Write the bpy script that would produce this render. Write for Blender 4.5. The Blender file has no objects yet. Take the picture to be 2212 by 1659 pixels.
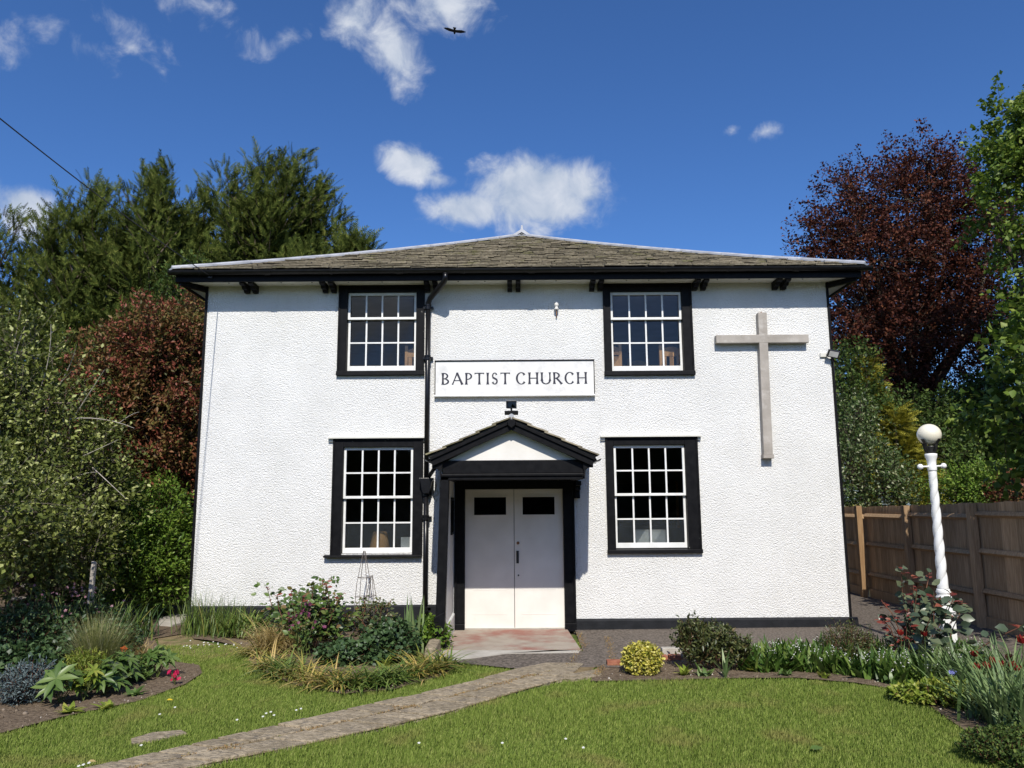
import bpy, bmesh, math, random
import numpy as np
from mathutils import Vector, Matrix

R = math.radians
scene = bpy.context.scene
col = scene.collection

# ------------------------------------------------------------------ camera
CAM_H, CAM_D, PITCH, ROLL, FPX = 1.7, 11.1, R(8.8), R(0.4), 1661.0     # focal length for a 2212 px wide picture
_r0 = Vector((1, 0, 0)); _u0 = Vector((0, -math.sin(PITCH), math.cos(PITCH))); _fw = Vector((0, math.cos(PITCH), math.sin(PITCH)))
_r = _r0 * math.cos(ROLL) - _u0 * math.sin(ROLL)
_u = _u0 * math.cos(ROLL) + _r0 * math.sin(ROLL)
CAM = Vector((0, -CAM_D, CAM_H))
cam_data = bpy.data.cameras.new('camera')
cam_data.sensor_width = 36.0
cam_data.lens = FPX / 2212 * 36.0
cam_data.clip_start = 0.05
cam_data.clip_end = 3000
cam = bpy.data.objects.new('camera', cam_data)
col.objects.link(cam)
cam.matrix_world = Matrix(((_r.x, _u.x, -_fw.x, CAM.x), (_r.y, _u.y, -_fw.y, CAM.y), (_r.z, _u.z, -_fw.z, CAM.z), (0, 0, 0, 1)))
scene.camera = cam

# ------------------------------------------------------------------ sun and sky
SUN_EL, SUN_AZ = R(44.5), R(2.0)          # in front of the facade, a touch to the right
to_sun = Vector((math.sin(SUN_AZ) * math.cos(SUN_EL), -math.cos(SUN_AZ) * math.cos(SUN_EL), math.sin(SUN_EL)))
sl = bpy.data.lights.new('sun', 'SUN'); sl.energy = 4.7; sl.angle = R(0.53); sl.color = (1.0, 0.95, 0.865)
so = bpy.data.objects.new('sun', sl); col.objects.link(so)
so.rotation_euler = to_sun.to_track_quat('Z', 'Y').to_euler()
so.location = to_sun * 60

scene.view_settings.view_transform = 'Standard'
scene.view_settings.look = 'None'
scene.view_settings.gamma = 1.0
scene.view_settings.exposure = 0.15
scene.view_settings.use_curve_mapping = False
scene.cycles.max_bounces = 8
scene.cycles.transparent_max_bounces = 16
scene.cycles.use_denoising = True


def ray(x, y):
    return _r * ((x - 1106) / FPX) + _u * ((829.5 - y) / FPX) + _fw


def pl(x, y, Y=0.0):
    """point on the upright plane at depth Y seen at picture position x, y"""
    d = ray(x, y); t = (Y + CAM_D) / d.y
    return CAM + d * t


G = -0.04                                   # ground level


def gp(x, y, z=G):
    """point on the ground seen at picture position x, y"""
    d = ray(x, y); t = (z - CAM_H) / d.z
    return CAM + d * t


# world: physical sky with a few fair-weather clouds
world = bpy.data.worlds.new('World'); scene.world = world
world.use_nodes = True
wt = world.node_tree; wt.nodes.clear()
W = wt.nodes.new; WL = wt.links.new
sky = W('ShaderNodeTexSky'); sky.sky_type = 'NISHITA'; sky.sun_disc = False
sky.sun_elevation = SUN_EL; sky.sun_rotation = math.pi - SUN_AZ
sky.altitude = 0; sky.air_density = 0.85; sky.dust_density = 0.7; sky.ozone_density = 8.0
tc = W('ShaderNodeTexCoord')


def wmath(op, a, b=None, c=None, clamp=False):
    n = W('ShaderNodeMath'); n.operation = op; n.use_clamp = clamp
    for i, v in enumerate((a, b, c)):
        if v is None: continue
        if isinstance(v, (int, float)): n.inputs[i].default_value = v
        else: WL(v, n.inputs[i])
    return n.outputs[0]


def wnoise(scale, detail, rough, vec, dist=0.0):
    n = W('ShaderNodeTexNoise'); n.inputs['Scale'].default_value = scale; n.inputs['Detail'].default_value = detail
    n.inputs['Roughness'].default_value = rough; n.inputs['Distortion'].default_value = dist
    WL(vec, n.inputs['Vector']); return n.outputs['Fac']


def cloud_blob(px, py, hw, hh, tilt=0.0, weight=1.0, back=False):
    """soft ellipsoid on the unit sky sphere round a direction; hw, hh half sizes in picture units"""
    d = ray(px, py).normalized()
    if back: d = Vector((d.x, -d.y, d.z))
    az = math.atan2(d.x, d.y); el = math.asin(d.z)
    m = W('ShaderNodeMapping'); m.vector_type = 'TEXTURE'
    m.inputs['Location'].default_value = d
    rot = Matrix.Rotation(-az, 3, 'Z') @ Matrix.Rotation(el, 3, 'X') @ Matrix.Rotation(tilt, 3, 'Y')
    m.inputs['Rotation'].default_value = rot.to_euler()
    m.inputs['Scale'].default_value = (hw / FPX, 0.5, hh / FPX)
    WL(tc.outputs['Generated'], m.inputs['Vector'])
    g = W('ShaderNodeTexGradient'); g.gradient_type = 'SPHERICAL'; WL(m.outputs[0], g.inputs['Vector'])
    return wmath('MULTIPLY', g.outputs['Fac'], weight)


blobs = [cloud_blob(1160, 420, 200, 108, 0.08, 1.4), cloud_blob(1010, 452, 140, 60, 0.0, 1.15), cloud_blob(1150, 385, 120, 85, 0, 1.0),
         cloud_blob(1250, 410, 105, 85, 0.2, 1.0), cloud_blob(890, 355, 92, 55, 0.25, 1.2), cloud_blob(940, 385, 75, 35, 0.2, 0.8),
         cloud_blob(850, 110, 125, 80, 0.95, 0.8), cloud_blob(770, 40, 75, 90, 0.4, 0.75), cloud_blob(960, 10, 140, 75, 0, 0.85),
         cloud_blob(50, 450, 78, 68, 0.5, 1.15), cloud_blob(230, 30, 190, 60, 0.4, 0.33), cloud_blob(170, 95, 130, 50, 0.2, 0.34),
         cloud_blob(300, 115, 120, 30, 0.55, 0.4), cloud_blob(607, 92, 80, 34, -0.6, 0.45), cloud_blob(1657, 283, 52, 28, -0.2, 0.55), cloud_blob(20, 130, 130, 80, 0.2, 0.34),
         cloud_blob(1580, 286, 35, 20, 0, 0.45), cloud_blob(430, 20, 200, 60, 0.3, 0.34),
         cloud_blob(740, 690, 300, 170, 0.2, 0.95, True), cloud_blob(1750, 500, 330, 120, 0.1, 0.8, True), cloud_blob(250, 250, 420, 210, 0.2, 0.9, True), cloud_blob(2100, 150, 420, 160, 0.2, 0.9, True)]
acc = blobs[0]
for b in blobs[1:]:
    n = W('ShaderNodeMath'); n.operation = 'MAXIMUM'
    WL(acc, n.inputs[0]); WL(b, n.inputs[1]); acc = n.outputs[0]
n_big = wnoise(9, 3, 0.5, tc.outputs['Generated'], 0.2)
n_fine = wnoise(24, 8, 0.6, tc.outputs['Generated'], 0.35)
dens = wmath('ADD', acc, wmath('MULTIPLY', wmath('SUBTRACT', n_fine, 0.5), 1.25))
dens = wmath('ADD', dens, wmath('MULTIPLY', wmath('SUBTRACT', n_big, 0.5), 0.35))
dens = wmath('MULTIPLY', dens, wmath('MULTIPLY', acc, 12, clamp=True))
mr = W('ShaderNodeMapRange'); mr.interpolation_type = 'SMOOTHSTEP'
mr.inputs['From Min'].default_value = 0.15; mr.inputs['From Max'].default_value = 0.82
WL(dens, mr.inputs['Value'])
alpha = wmath('MULTIPLY', mr.outputs[0], 0.93)
shade = wmath('ADD', wmath('MULTIPLY', n_fine, 0.75), wmath('MULTIPLY', n_big, 0.75))
cr = W('ShaderNodeMapRange'); cr.inputs['From Min'].default_value = 0.55; cr.inputs['From Max'].default_value = 0.95
WL(shade, cr.inputs['Value'])
cmix = W('ShaderNodeMix'); cmix.data_type = 'RGBA'
cmix.inputs['A'].default_value = (2.7, 3.3, 4.3, 1); cmix.inputs['B'].default_value = (5.3, 5.5, 5.9, 1)
WL(cr.outputs[0], cmix.inputs['Factor'])
smix = W('ShaderNodeMix'); smix.data_type = 'RGBA'
hsv = W('ShaderNodeHueSaturation'); hsv.inputs['Saturation'].default_value = 1.11; hsv.inputs['Hue'].default_value = 0.505; WL(sky.outputs[0], hsv.inputs['Color'])
WL(alpha, smix.inputs['Factor']); WL(hsv.outputs[0], smix.inputs['A']); WL(cmix.outputs['Result'], smix.inputs['B'])
bg = W('ShaderNodeBackground'); bg.inputs['Strength'].default_value = 0.135
WL(smix.outputs['Result'], bg.inputs['Color'])
wo = W('ShaderNodeOutputWorld'); WL(bg.outputs[0], wo.inputs['Surface'])

# ------------------------------------------------------------------ helpers
OFF = {}


def tag(o, label=None, cat=None, group=None, kind=None):
    for k, v in (('label', label), ('category', cat), ('group', group), ('kind', kind)):
        if v: o[k] = v
    return o


def empty(name, loc=(0, 0, 0), label=None, cat=None, group=None, parent=None):
    o = bpy.data.objects.new(name, None); col.objects.link(o)
    o.empty_display_size = 0.2
    loc = Vector(loc)
    if parent is not None:
        o.parent = parent; o.location = loc - OFF[parent.name]
    else:
        o.location = loc
    OFF[o.name] = loc.copy()
    return tag(o, label, cat, group)


def link(name, mesh, mat, parent=None, smooth=False, at=None):
    """one mesh object; its vertices are in world coordinates (or round `at`)"""
    o = bpy.data.objects.new(name, mesh); col.objects.link(o)
    if mat is not None and not mesh.materials: mesh.materials.append(mat)
    if smooth: mesh.polygons.foreach_set('use_smooth', np.ones(len(mesh.polygons), dtype=bool))
    base = Vector(at) if at is not None else Vector((0, 0, 0))
    if parent is not None:
        o.parent = parent; o.location = base - OFF[parent.name]
    else:
        o.location = base
    OFF[o.name] = base
    return o


def np_mesh(name, V, F):
    V = np.asarray(V, dtype=np.float32).reshape(-1, 3); F = np.asarray(F, dtype=np.int32)
    m = bpy.data.meshes.new(name); k = F.shape[1]
    m.vertices.add(len(V)); m.vertices.foreach_set('co', V.ravel())
    m.loops.add(F.size); m.loops.foreach_set('vertex_index', F.ravel())
    m.polygons.add(len(F)); m.polygons.foreach_set('loop_start', np.arange(0, F.size, k, dtype=np.int32))
    m.update(calc_edges=True)
    return m


class MB:
    def __init__(s): s.v = []; s.f = []

    def add(s, vs, fs):
        n = len(s.v); s.v += [tuple(v) for v in vs]; s.f += [tuple(i + n for i in f) for f in fs]; return s

    def box(s, x0, x1, y0, y1, z0, z1):
        return s.add([(x0, y0, z0), (x1, y0, z0), (x1, y1, z0), (x0, y1, z0), (x0, y0, z1), (x1, y0, z1), (x1, y1, z1), (x0, y1, z1)],
                     [(0, 3, 2, 1), (4, 5, 6, 7), (0, 1, 5, 4), (1, 2, 6, 5), (2, 3, 7, 6), (3, 0, 4, 7)])

    def prism(s, poly, a, b, axis='y'):
        """poly (p, q) extruded from a to b along an axis; y: (x, z), x: (y, z), z: (x, y)"""
        def P(p, t): return {'y': (p[0], t, p[1]), 'x': (t, p[0], p[1]), 'z': (p[0], p[1], t)}[axis]
        n = len(poly); ar = sum(poly[i][0] * poly[(i + 1) % n][1] - poly[(i + 1) % n][0] * poly[i][1] for i in range(n))
        if (ar > 0) != (axis != 'y'): poly = poly[::-1]
        if a > b: a, b = b, a
        vs = [P(p, a) for p in poly] + [P(p, b) for p in poly]
        fs = [tuple(range(n))[::-1], tuple(range(n, 2 * n))] + [(i, (i + 1) % n, n + (i + 1) % n, n + i) for i in range(n)]
        return s.add(vs, fs)

    def tube(s, pts, rad, n=8, cap=True):
        pts = [Vector(p) for p in pts]; m = len(pts)
        if isinstance(rad, (int, float)): rad = [rad] * m
        t0 = (pts[1] - pts[0]).normalized(); up = Vector((0, 0, 1)) if abs(t0.z) < .9 else Vector((1, 0, 0))
        a = t0.cross(up).normalized(); vs = []
        for i in range(m):
            t = (pts[min(i + 1, m - 1)] - pts[max(i - 1, 0)]).normalized()
            a = (a - t * a.dot(t)).normalized(); b = t.cross(a)
            vs += [pts[i] + (a * math.cos(2 * math.pi * k / n) + b * math.sin(2 * math.pi * k / n)) * rad[i] for k in range(n)]
        fs = [(i * n + k, i * n + (k + 1) % n, (i + 1) * n + (k + 1) % n, (i + 1) * n + k) for i in range(m - 1) for k in range(n)]
        if cap: fs += [tuple(range(n))[::-1], tuple(range((m - 1) * n, m * n))]
        return s.add(vs, fs)

    def lathe(s, prof, c=(0, 0, 0), n=20, fn=None):
        vs = []; m = len(prof)
        for j, (r, z) in enumerate(prof):
            for k in range(n):
                a = 2 * math.pi * k / n; rr = r if fn is None else fn(r, z, a)
                vs.append((c[0] + rr * math.cos(a), c[1] + rr * math.sin(a), c[2] + z))
        fs = [(j * n + k, j * n + (k + 1) % n, (j + 1) * n + (k + 1) % n, (j + 1) * n + k) for j in range(m - 1) for k in range(n)]
        fs += [tuple(range(n))[::-1], tuple(range((m - 1) * n, m * n))]
        return s.add(vs, fs)

    def bar(s, p, q, w, h, up=(0, 0, 1)):
        p = Vector(p); q = Vector(q); t = (q - p).normalized(); a = t.cross(Vector(up)).normalized() * (w / 2); b = a.normalized().cross(t) * (h / 2)
        vs = [e + sa * a + sb * b for e in (p, q) for sa, sb in ((-1, -1), (1, -1), (1, 1), (-1, 1))]
        return s.add(vs, [(0, 1, 2, 3), (7, 6, 5, 4), (0, 4, 5, 1), (1, 5, 6, 2), (2, 6, 7, 3), (3, 7, 4, 0)])

    def mesh(s, name):
        m = bpy.data.meshes.new(name); m.from_pydata(s.v, [], s.f); m.update(); return m

    def build(s, name, mat, parent=None, smooth=False, bevel=0, fixn=True):
        m = s.mesh(name)
        if fixn:
            bm = bmesh.new(); bm.from_mesh(m); bmesh.ops.recalc_face_normals(bm, faces=bm.faces); bm.to_mesh(m); bm.free()
        o = link(name, m, mat, parent, smooth)
        if bevel:
            b = o.modifiers.new('bevel', 'BEVEL'); b.width = bevel; b.segments = 2; b.limit_method = 'ANGLE'
        return o


def sheet(name, pts, z, mat, kind='structure', parent=None):
    bm = bmesh.new(); f = bm.faces.new([bm.verts.new((p[0], p[1], z if not callable(z) else z(p[0], p[1]))) for p in pts])
    bm.normal_update()
    if f.normal.z < 0: bmesh.ops.reverse_faces(bm, faces=[f])
    bmesh.ops.triangulate(bm, faces=list(bm.faces))
    m = bpy.data.meshes.new(name); bm.to_mesh(m); bm.free()
    o = link(name, m, mat, parent)
    if kind: o['kind'] = kind
    return o


def inside(P, poly):
    x, y = P[:, 0], P[:, 1]; res = np.zeros(len(P), bool); n = len(poly)
    for i in range(n):
        x0, y0 = poly[i][0], poly[i][1]; x1, y1 = poly[(i + 1) % n][0], poly[(i + 1) % n][1]
        c = ((y0 > y) != (y1 > y)) & (x < (x1 - x0) * (y - y0) / (y1 - y0 + 1e-12) + x0)
        res ^= c
    return res


# ------------------------------------------------------------------ materials
MATS = {}


def node_mat(name):
    m = bpy.data.materials.new(name); m.use_nodes = True; nt = m.node_tree
    return m, nt, nt.nodes['Principled BSDF'], nt.nodes['Material Output']


def surf(name, c1, c2, scale=6, rough=.6, bump=0.0, bscale=60, spec=.4, detail=6, lo=.35, hi=.65, stretch=(1, 1, 1), perobj=0.0,
         c3=None, s3=3.0, lo3=.55, hi3=.7, bdist=.01, bdetail=4, metal=0.0):
    """two-tone procedural surface; c3 = stains / wear with a shape of their own; perobj = value jitter per object"""
    m, nt, p, out = node_mat(name); N = nt.nodes.new; L = nt.links.new
    tcn = N('ShaderNodeTexCoord'); mp = N('ShaderNodeMapping'); mp.inputs['Scale'].default_value = stretch
    L(tcn.outputs['Object'], mp.inputs['Vector']); vec = mp.outputs[0]
    no = N('ShaderNodeTexNoise'); no.inputs['Scale'].default_value = scale; no.inputs['Detail'].default_value = detail; L(vec, no.inputs['Vector'])
    ra = N('ShaderNodeMapRange'); ra.inputs['From Min'].default_value = lo; ra.inputs['From Max'].default_value = hi; L(no.outputs['Fac'], ra.inputs['Value'])
    mx = N('ShaderNodeMix'); mx.data_type = 'RGBA'; mx.inputs['A'].default_value = (*c1, 1); mx.inputs['B'].default_value = (*c2, 1)
    L(ra.outputs[0], mx.inputs['Factor']); cout = mx.outputs['Result']
    if c3:
        n3 = N('ShaderNodeTexNoise'); n3.inputs['Scale'].default_value = s3; n3.inputs['Detail'].default_value = 8; n3.inputs['Roughness'].default_value = .65
        L(vec, n3.inputs['Vector'])
        r3 = N('ShaderNodeMapRange'); r3.inputs['From Min'].default_value = lo3; r3.inputs['From Max'].default_value = hi3; L(n3.outputs['Fac'], r3.inputs['Value'])
        m3 = N('ShaderNodeMix'); m3.data_type = 'RGBA'; m3.inputs['B'].default_value = (*c3, 1); L(r3.outputs[0], m3.inputs['Factor']); L(cout, m3.inputs['A'])
        cout = m3.outputs['Result']
    if perobj:
        oi = N('ShaderNodeObjectInfo'); rr = N('ShaderNodeMapRange'); rr.inputs['To Min'].default_value = 1 - perobj; rr.inputs['To Max'].default_value = 1 + perobj
        L(oi.outputs['Random'], rr.inputs['Value'])
        hs = N('ShaderNodeHueSaturation'); L(rr.outputs[0], hs.inputs['Value']); L(cout, hs.inputs['Color']); cout = hs.outputs[0]
    L(cout, p.inputs['Base Color'])
    p.inputs['Roughness'].default_value = rough; p.inputs['Specular IOR Level'].default_value = spec; p.inputs['Metallic'].default_value = metal
    if bump:
        nb = N('ShaderNodeTexNoise'); nb.inputs['Scale'].default_value = bscale; nb.inputs['Detail'].default_value = bdetail; L(vec, nb.inputs['Vector'])
        bu = N('ShaderNodeBump'); bu.inputs['Strength'].default_value = bump; bu.inputs['Distance'].default_value = bdist
        L(nb.outputs['Fac'], bu.inputs['Height']); L(bu.outputs[0], p.inputs['Normal'])
    MATS[name] = m
    return m


def leafmat(name, stops, rough=.5, trans=.3, spec=.35, patch=None):
    """leaf tissue: colour varies from leaf to leaf; some light passes through"""
    m, nt, p, out = node_mat(name); N = nt.nodes.new; L = nt.links.new
    ge = N('ShaderNodeNewGeometry'); rp = N('ShaderNodeValToRGB'); L(ge.outputs['Random Per Island'], rp.inputs[0])
    e = rp.color_ramp.elements
    while len(e) < len(stops): e.new(0.5)
    for i, (pos, c) in enumerate(stops): e[i].position = pos; e[i].color = (*c, 1)
    cout = rp.outputs[0]
    if patch:
        c3, sc, lo, hi = patch
        tcn = N('ShaderNodeTexCoord'); no = N('ShaderNodeTexNoise'); no.inputs['Scale'].default_value = sc; no.inputs['Detail'].default_value = 5
        L(tcn.outputs['Object'], no.inputs['Vector'])
        mr_ = N('ShaderNodeMapRange'); mr_.inputs['From Min'].default_value = lo; mr_.inputs['From Max'].default_value = hi; L(no.outputs['Fac'], mr_.inputs['Value'])
        mx = N('ShaderNodeMix'); mx.data_type = 'RGBA'; mx.inputs['B'].default_value = (*c3, 1); L(cout, mx.inputs['A']); L(mr_.outputs[0], mx.inputs['Factor'])
        cout = mx.outputs['Result']
    L(cout, p.inputs['Base Color']); p.inputs['Roughness'].default_value = rough; p.inputs['Specular IOR Level'].default_value = spec
    if trans:
        tr = N('ShaderNodeBsdfTranslucent'); L(cout, tr.inputs['Color'])
        ms = N('ShaderNodeMixShader'); ms.inputs[0].default_value = trans
        L(p.outputs[0], ms.inputs[1]); L(tr.outputs[0], ms.inputs[2]); L(ms.outputs[0], out.inputs['Surface'])
    MATS[name] = m
    return m


# roughcast render: pebbly relief under white limewash
def roughcast():
    m, nt, p, out = node_mat('roughcast'); N = nt.nodes.new; L = nt.links.new
    tcn = N('ShaderNodeTexCoord')
    no = N('ShaderNodeTexNoise'); no.inputs['Scale'].default_value = 1.3; no.inputs['Detail'].default_value = 8; no.inputs['Roughness'].default_value = .65; L(tcn.outputs['Object'], no.inputs['Vector'])
    cr_ = N('ShaderNodeValToRGB'); e = cr_.color_ramp.elements; e[0].position = .3; e[0].color = (.72, .715, .69, 1); e[1].position = .62; e[1].color = (.80, .795, .77, 1)
    L(no.outputs['Fac'], cr_.inputs[0])
    # damp staining: vertical streaks
    mp = N('ShaderNodeMapping'); mp.inputs['Scale'].default_value = (5.0, 1, .35); L(tcn.outputs['Object'], mp.inputs['Vector'])
    st = N('ShaderNodeTexNoise'); st.inputs['Scale'].default_value = 1.0; st.inputs['Detail'].default_value = 5; L(mp.outputs[0], st.inputs['Vector'])
    sr = N('ShaderNodeMapRange'); sr.inputs['From Min'].default_value = .56; sr.inputs['From Max'].default_value = .8; sr.inputs['To Max'].default_value = .12; L(st.outputs['Fac'], sr.inputs['Value'])
    mx = N('ShaderNodeMix'); mx.data_type = 'RGBA'; mx.inputs['B'].default_value = (.5, .48, .43, 1); L(cr_.outputs[0], mx.inputs['A']); L(sr.outputs[0], mx.inputs['Factor'])
    # dark flecks of grit
    fl = N('ShaderNodeTexNoise'); fl.inputs['Scale'].default_value = 38; fl.inputs['Detail'].default_value = 3; L(tcn.outputs['Object'], fl.inputs['Vector'])
    fr = N('ShaderNodeMapRange'); fr.inputs['From Min'].default_value = .66; fr.inputs['From Max'].default_value = .74; fr.inputs['To Max'].default_value = .5; L(fl.outputs['Fac'], fr.inputs['Value'])
    mx2 = N('ShaderNodeMix'); mx2.data_type = 'RGBA'; mx2.inputs['B'].default_value = (.36, .36, .37, 1); L(mx.outputs['Result'], mx2.inputs['A']); L(fr.outputs[0], mx2.inputs['Factor'])
    L(mx2.outputs['Result'], p.inputs['Base Color']); p.inputs['Roughness'].default_value = .9; p.inputs['Specular IOR Level'].default_value = .2
    v1 = N('ShaderNodeTexNoise'); v1.inputs['Scale'].default_value = 46; v1.inputs['Detail'].default_value = 4; v1.inputs['Roughness'].default_value = .6; v1.inputs['Distortion'].default_value = .25; L(tcn.outputs['Object'], v1.inputs['Vector'])
    v2 = N('ShaderNodeTexVoronoi'); v2.inputs['Scale'].default_value = 80; L(tcn.outputs['Object'], v2.inputs['Vector'])
    ad = N('ShaderNodeMath'); ad.operation = 'MULTIPLY_ADD'; L(v2.outputs['Distance'], ad.inputs[0]); ad.inputs[1].default_value = -.35; L(v1.outputs['Fac'], ad.inputs[2])
    bu = N('ShaderNodeBump'); bu.inputs['Strength'].default_value = 1.0; bu.inputs['Distance'].default_value = .022
    L(ad.outputs[0], bu.inputs['Height']); L(bu.outputs[0], p.inputs['Normal'])
    return m


def glassmat(name, tint=(1, 1, 1), rough=0.0, ripple=0.0, rscale=8, veil=0.0):
    """window pane: clear transmission plus a Fresnel reflection of whatever is opposite"""
    m, nt, p, out = node_mat(name); N = nt.nodes.new; L = nt.links.new
    nt.nodes.remove(p)
    gl = N('ShaderNodeBsdfGlossy'); gl.inputs['Roughness'].default_value = rough
    fr = N('ShaderNodeFresnel'); fr.inputs['IOR'].default_value = 1.42
    tr = N('ShaderNodeBsdfTransparent')
    tr.inputs['Color'].default_value = (*tint, 1)
    if ripple:
        tcn = N('ShaderNodeTexCoord'); no = N('ShaderNodeTexNoise'); no.inputs['Scale'].default_value = rscale; L(tcn.outputs['Object'], no.inputs['Vector'])
        bu = N('ShaderNodeBump'); bu.inputs['Strength'].default_value = ripple; bu.inputs['Distance'].default_value = .004
        L(no.outputs['Fac'], bu.inputs['Height']); L(bu.outputs[0], gl.inputs['Normal'])
    ms = N('ShaderNodeMixShader'); L(fr.outputs[0], ms.inputs[0]); L(tr.outputs[0], ms.inputs[1]); L(gl.outputs[0], ms.inputs[2])
    res = ms.outputs[0]
    if veil:
        df = N('ShaderNodeBsdfDiffuse'); df.inputs['Color'].default_value = (.5, .55, .55, 1)
        m2 = N('ShaderNodeMixShader'); m2.inputs[0].default_value = veil; L(res, m2.inputs[1]); L(df.outputs[0], m2.inputs[2]); res = m2.outputs[0]
    L(res, out.inputs['Surface'])
    MATS[name] = m
    return m


roughcast_m = roughcast()
black_paint = surf('black_paint', (.004, .004, .005), (.008, .008, .009), 14, .5, .12, 130, .12, stretch=(1, 1, 1), c3=(.33, .32, .29), s3=9, lo3=.69, hi3=.74)
black_gloss = surf('black_gloss', (.005, .005, .006), (.009, .009, .010), 9, .3, .12, 40, .35)
plinth_paint = surf('plinth_paint', (.010, .011, .013), (.018, .019, .022), 7, .65, .4, 60, .2, c3=(.22, .22, .22), s3=7, lo3=.72, hi3=.8)
white_paint = surf('white_paint', (.70, .70, .67), (.80, .80, .78), 8, .4, .12, 50, .45, c3=(.46, .44, .40), s3=11, lo3=.68, hi3=.78)
door_paint = surf('door_paint', (.70, .675, .62), (.77, .745, .69), 3, .45, .1, 40, .4, c3=(.5, .47, .43), s3=5, lo3=.66, hi3=.85)
soffit_paint = surf('soffit_paint', (.58, .57, .51), (.68, .67, .61), 3, .6, .1, 30, .3, c3=(.36, .33, .27), s3=4, lo3=.62, hi3=.8)
sign_paint = surf('sign_paint', (.68, .67, .645), (.75, .745, .72), 4, .5, .1, 30, .3, c3=(.58, .575, .56), s3=6, lo3=.52, hi3=.72)
letter_ink = surf('letter_ink', (.012, .014, .03), (.03, .03, .045), 20, .5)
lead = surf('lead', (.30, .31, .335), (.44, .45, .48), 5, .55, .15, 30, .4, c3=(.54, .54, .55), s3=4, lo3=.55, hi3=.7)
slate_m = surf('slate_stone', (.15, .127, .09), (.28, .243, .175), 9, .85, .7, 45, .25, perobj=.38, c3=(.16, .155, .065), s3=2.2, lo3=.5, hi3=.68, bdist=.012)
under_m = surf('roof_underlay', (.05, .045, .035), (.08, .07, .055), 6, .9)
oak = surf('weathered_wood', (.30, .27, .235), (.40, .365, .325), 3, .75, .35, 30, .25, stretch=(1.2, 6, 1.2), c3=(.47, .44, .40), s3=5, lo3=.52, hi3=.72)
steel_dark = surf('dark_metal', (.02, .02, .022), (.04, .04, .044), 12, .4, .1, 40)
ceramic = surf('ceramic', (.62, .6, .56), (.72, .7, .66), 10, .3)
rust = surf('rusty_metal', (.2, .09, .04), (.3, .15, .07), 30, .7)
pale_plastic = surf('pale_lens', (.45, .45, .42), (.55, .55, .52), 10, .2)
chair_wood = surf('chair_wood', (.52, .28, .11), (.66, .38, .17), 12, .4, .1, 40, .4, stretch=(1, 1, .3))
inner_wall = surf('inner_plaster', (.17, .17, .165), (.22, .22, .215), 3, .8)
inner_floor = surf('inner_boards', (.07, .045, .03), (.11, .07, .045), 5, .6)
glass = glassmat('window_glass', (.95, .96, .96), 0.0, .1, 5)
glass_pat = glassmat('patterned_glass', (.80, .82, .82), .3, .9, 70, .022)
glass_dark = glassmat('door_glass', (.35, .36, .36), 0.0, .05, 6)
concrete = surf('concrete', (.34, .31, .265), (.46, .43, .375), 5, .85, .5, 70, .2, c3=(.22, .2, .17), s3=3, lo3=.6, hi3=.75)
red_floor = surf('red_floor', (.30, .25, .20), (.36, .31, .25), 6, .8, .3, 50, .25, c3=(.27, .125, .095), s3=1.3, lo3=.45, hi3=.6)
tarmac = surf('tarmac', (.08, .066, .054), (.185, .155, .128), 34, .92, .9, 90, .2, detail=10, lo=.4, hi=.62, c3=(.38, .33, .28), s3=55, lo3=.655, hi3=.70)
stone_slab = surf('path_stone', (.22, .178, .118), (.35, .288, .2), 18, .85, 1.0, 30, .25, perobj=.13, c3=(.13, .112, .09), s3=14, lo3=.54, hi3=.70, bdist=.03)
joint_m = surf('path_joint', (.13, .095, .05), (.24, .18, .1), 9, .95, .6, 60, .1, c3=(.16, .2, .06), s3=3, lo3=.6, hi3=.7)
soil = surf('soil', (.10, .072, .048), (.19, .145, .10), 30, .95, 1.0, 35, .1, detail=10, c3=(.33, .28, .22), s3=45, lo3=.66, hi3=.72, bdist=.03)
turf_m = surf('turf', (.05, .085, .016), (.09, .125, .03), 9, .95, .6, 90, .1, c3=(.2, .16, .075), s3=1.4, lo3=.58, hi3=.78)
far_ground = surf('ground_earth', (.07, .075, .03), (.11, .09, .055), 3, .95, .4, 20, .1)
dry_turf = surf('dry_turf', (.17, .13, .07), (.26, .2, .11), 6, .95, .6, 60, .1, c3=(.12, .13, .045), s3=4, lo3=.5, hi3=.65)
fence_wood = surf('fence_wood', (.31, .2, .108), (.46, .315, .185), 5, .8, .4, 30, .2, stretch=(9, 9, .7), perobj=.2, c3=(.12, .07, .035), s3=8, lo3=.62, hi3=.72)
post_wood = surf('fence_post_wood', (.26, .155, .075), (.36, .23, .12), 5, .75, .3, 30, .2, stretch=(9, 9, .8), perobj=.12)
brick_m = surf('brick', (.27, .10, .06), (.38, .16, .10), 15, .9, .5, 60, .1, perobj=.15)
bark = surf('bark', (.055, .042, .032), (.12, .095, .07), 12, .9, .8, 30, .1, stretch=(1, 1, .3))
twig_m = surf('pale_twig', (.13, .105, .08), (.26, .22, .175), 20, .8)
lamp_white = surf('lamp_white', (.74, .74, .72), (.82, .82, .80), 12, .35, .08, 40, .45, c3=(.5, .47, .42), s3=14, lo3=.7, hi3=.78)
globe_m = surf('globe_opal', (.76, .71, .57), (.8, .75, .61), 2, .25, 0, 10, .5)
lamp_black = surf('lamp_black', (.012, .012, .012), (.03, .028, .025), 20, .4, c3=(.2, .15, .08), s3=12, lo3=.68, hi3=.75)
wire_m = surf('wire_metal', (.11, .09, .075), (.2, .17, .15), 30, .6)
cable_m = surf('cable_black', (.015, .015, .017), (.02, .02, .022), 10, .5)
bird_m = surf('bird_black', (.003, .003, .003), (.005, .005, .005), 20, .8, 0, 10, 0.0)

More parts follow.
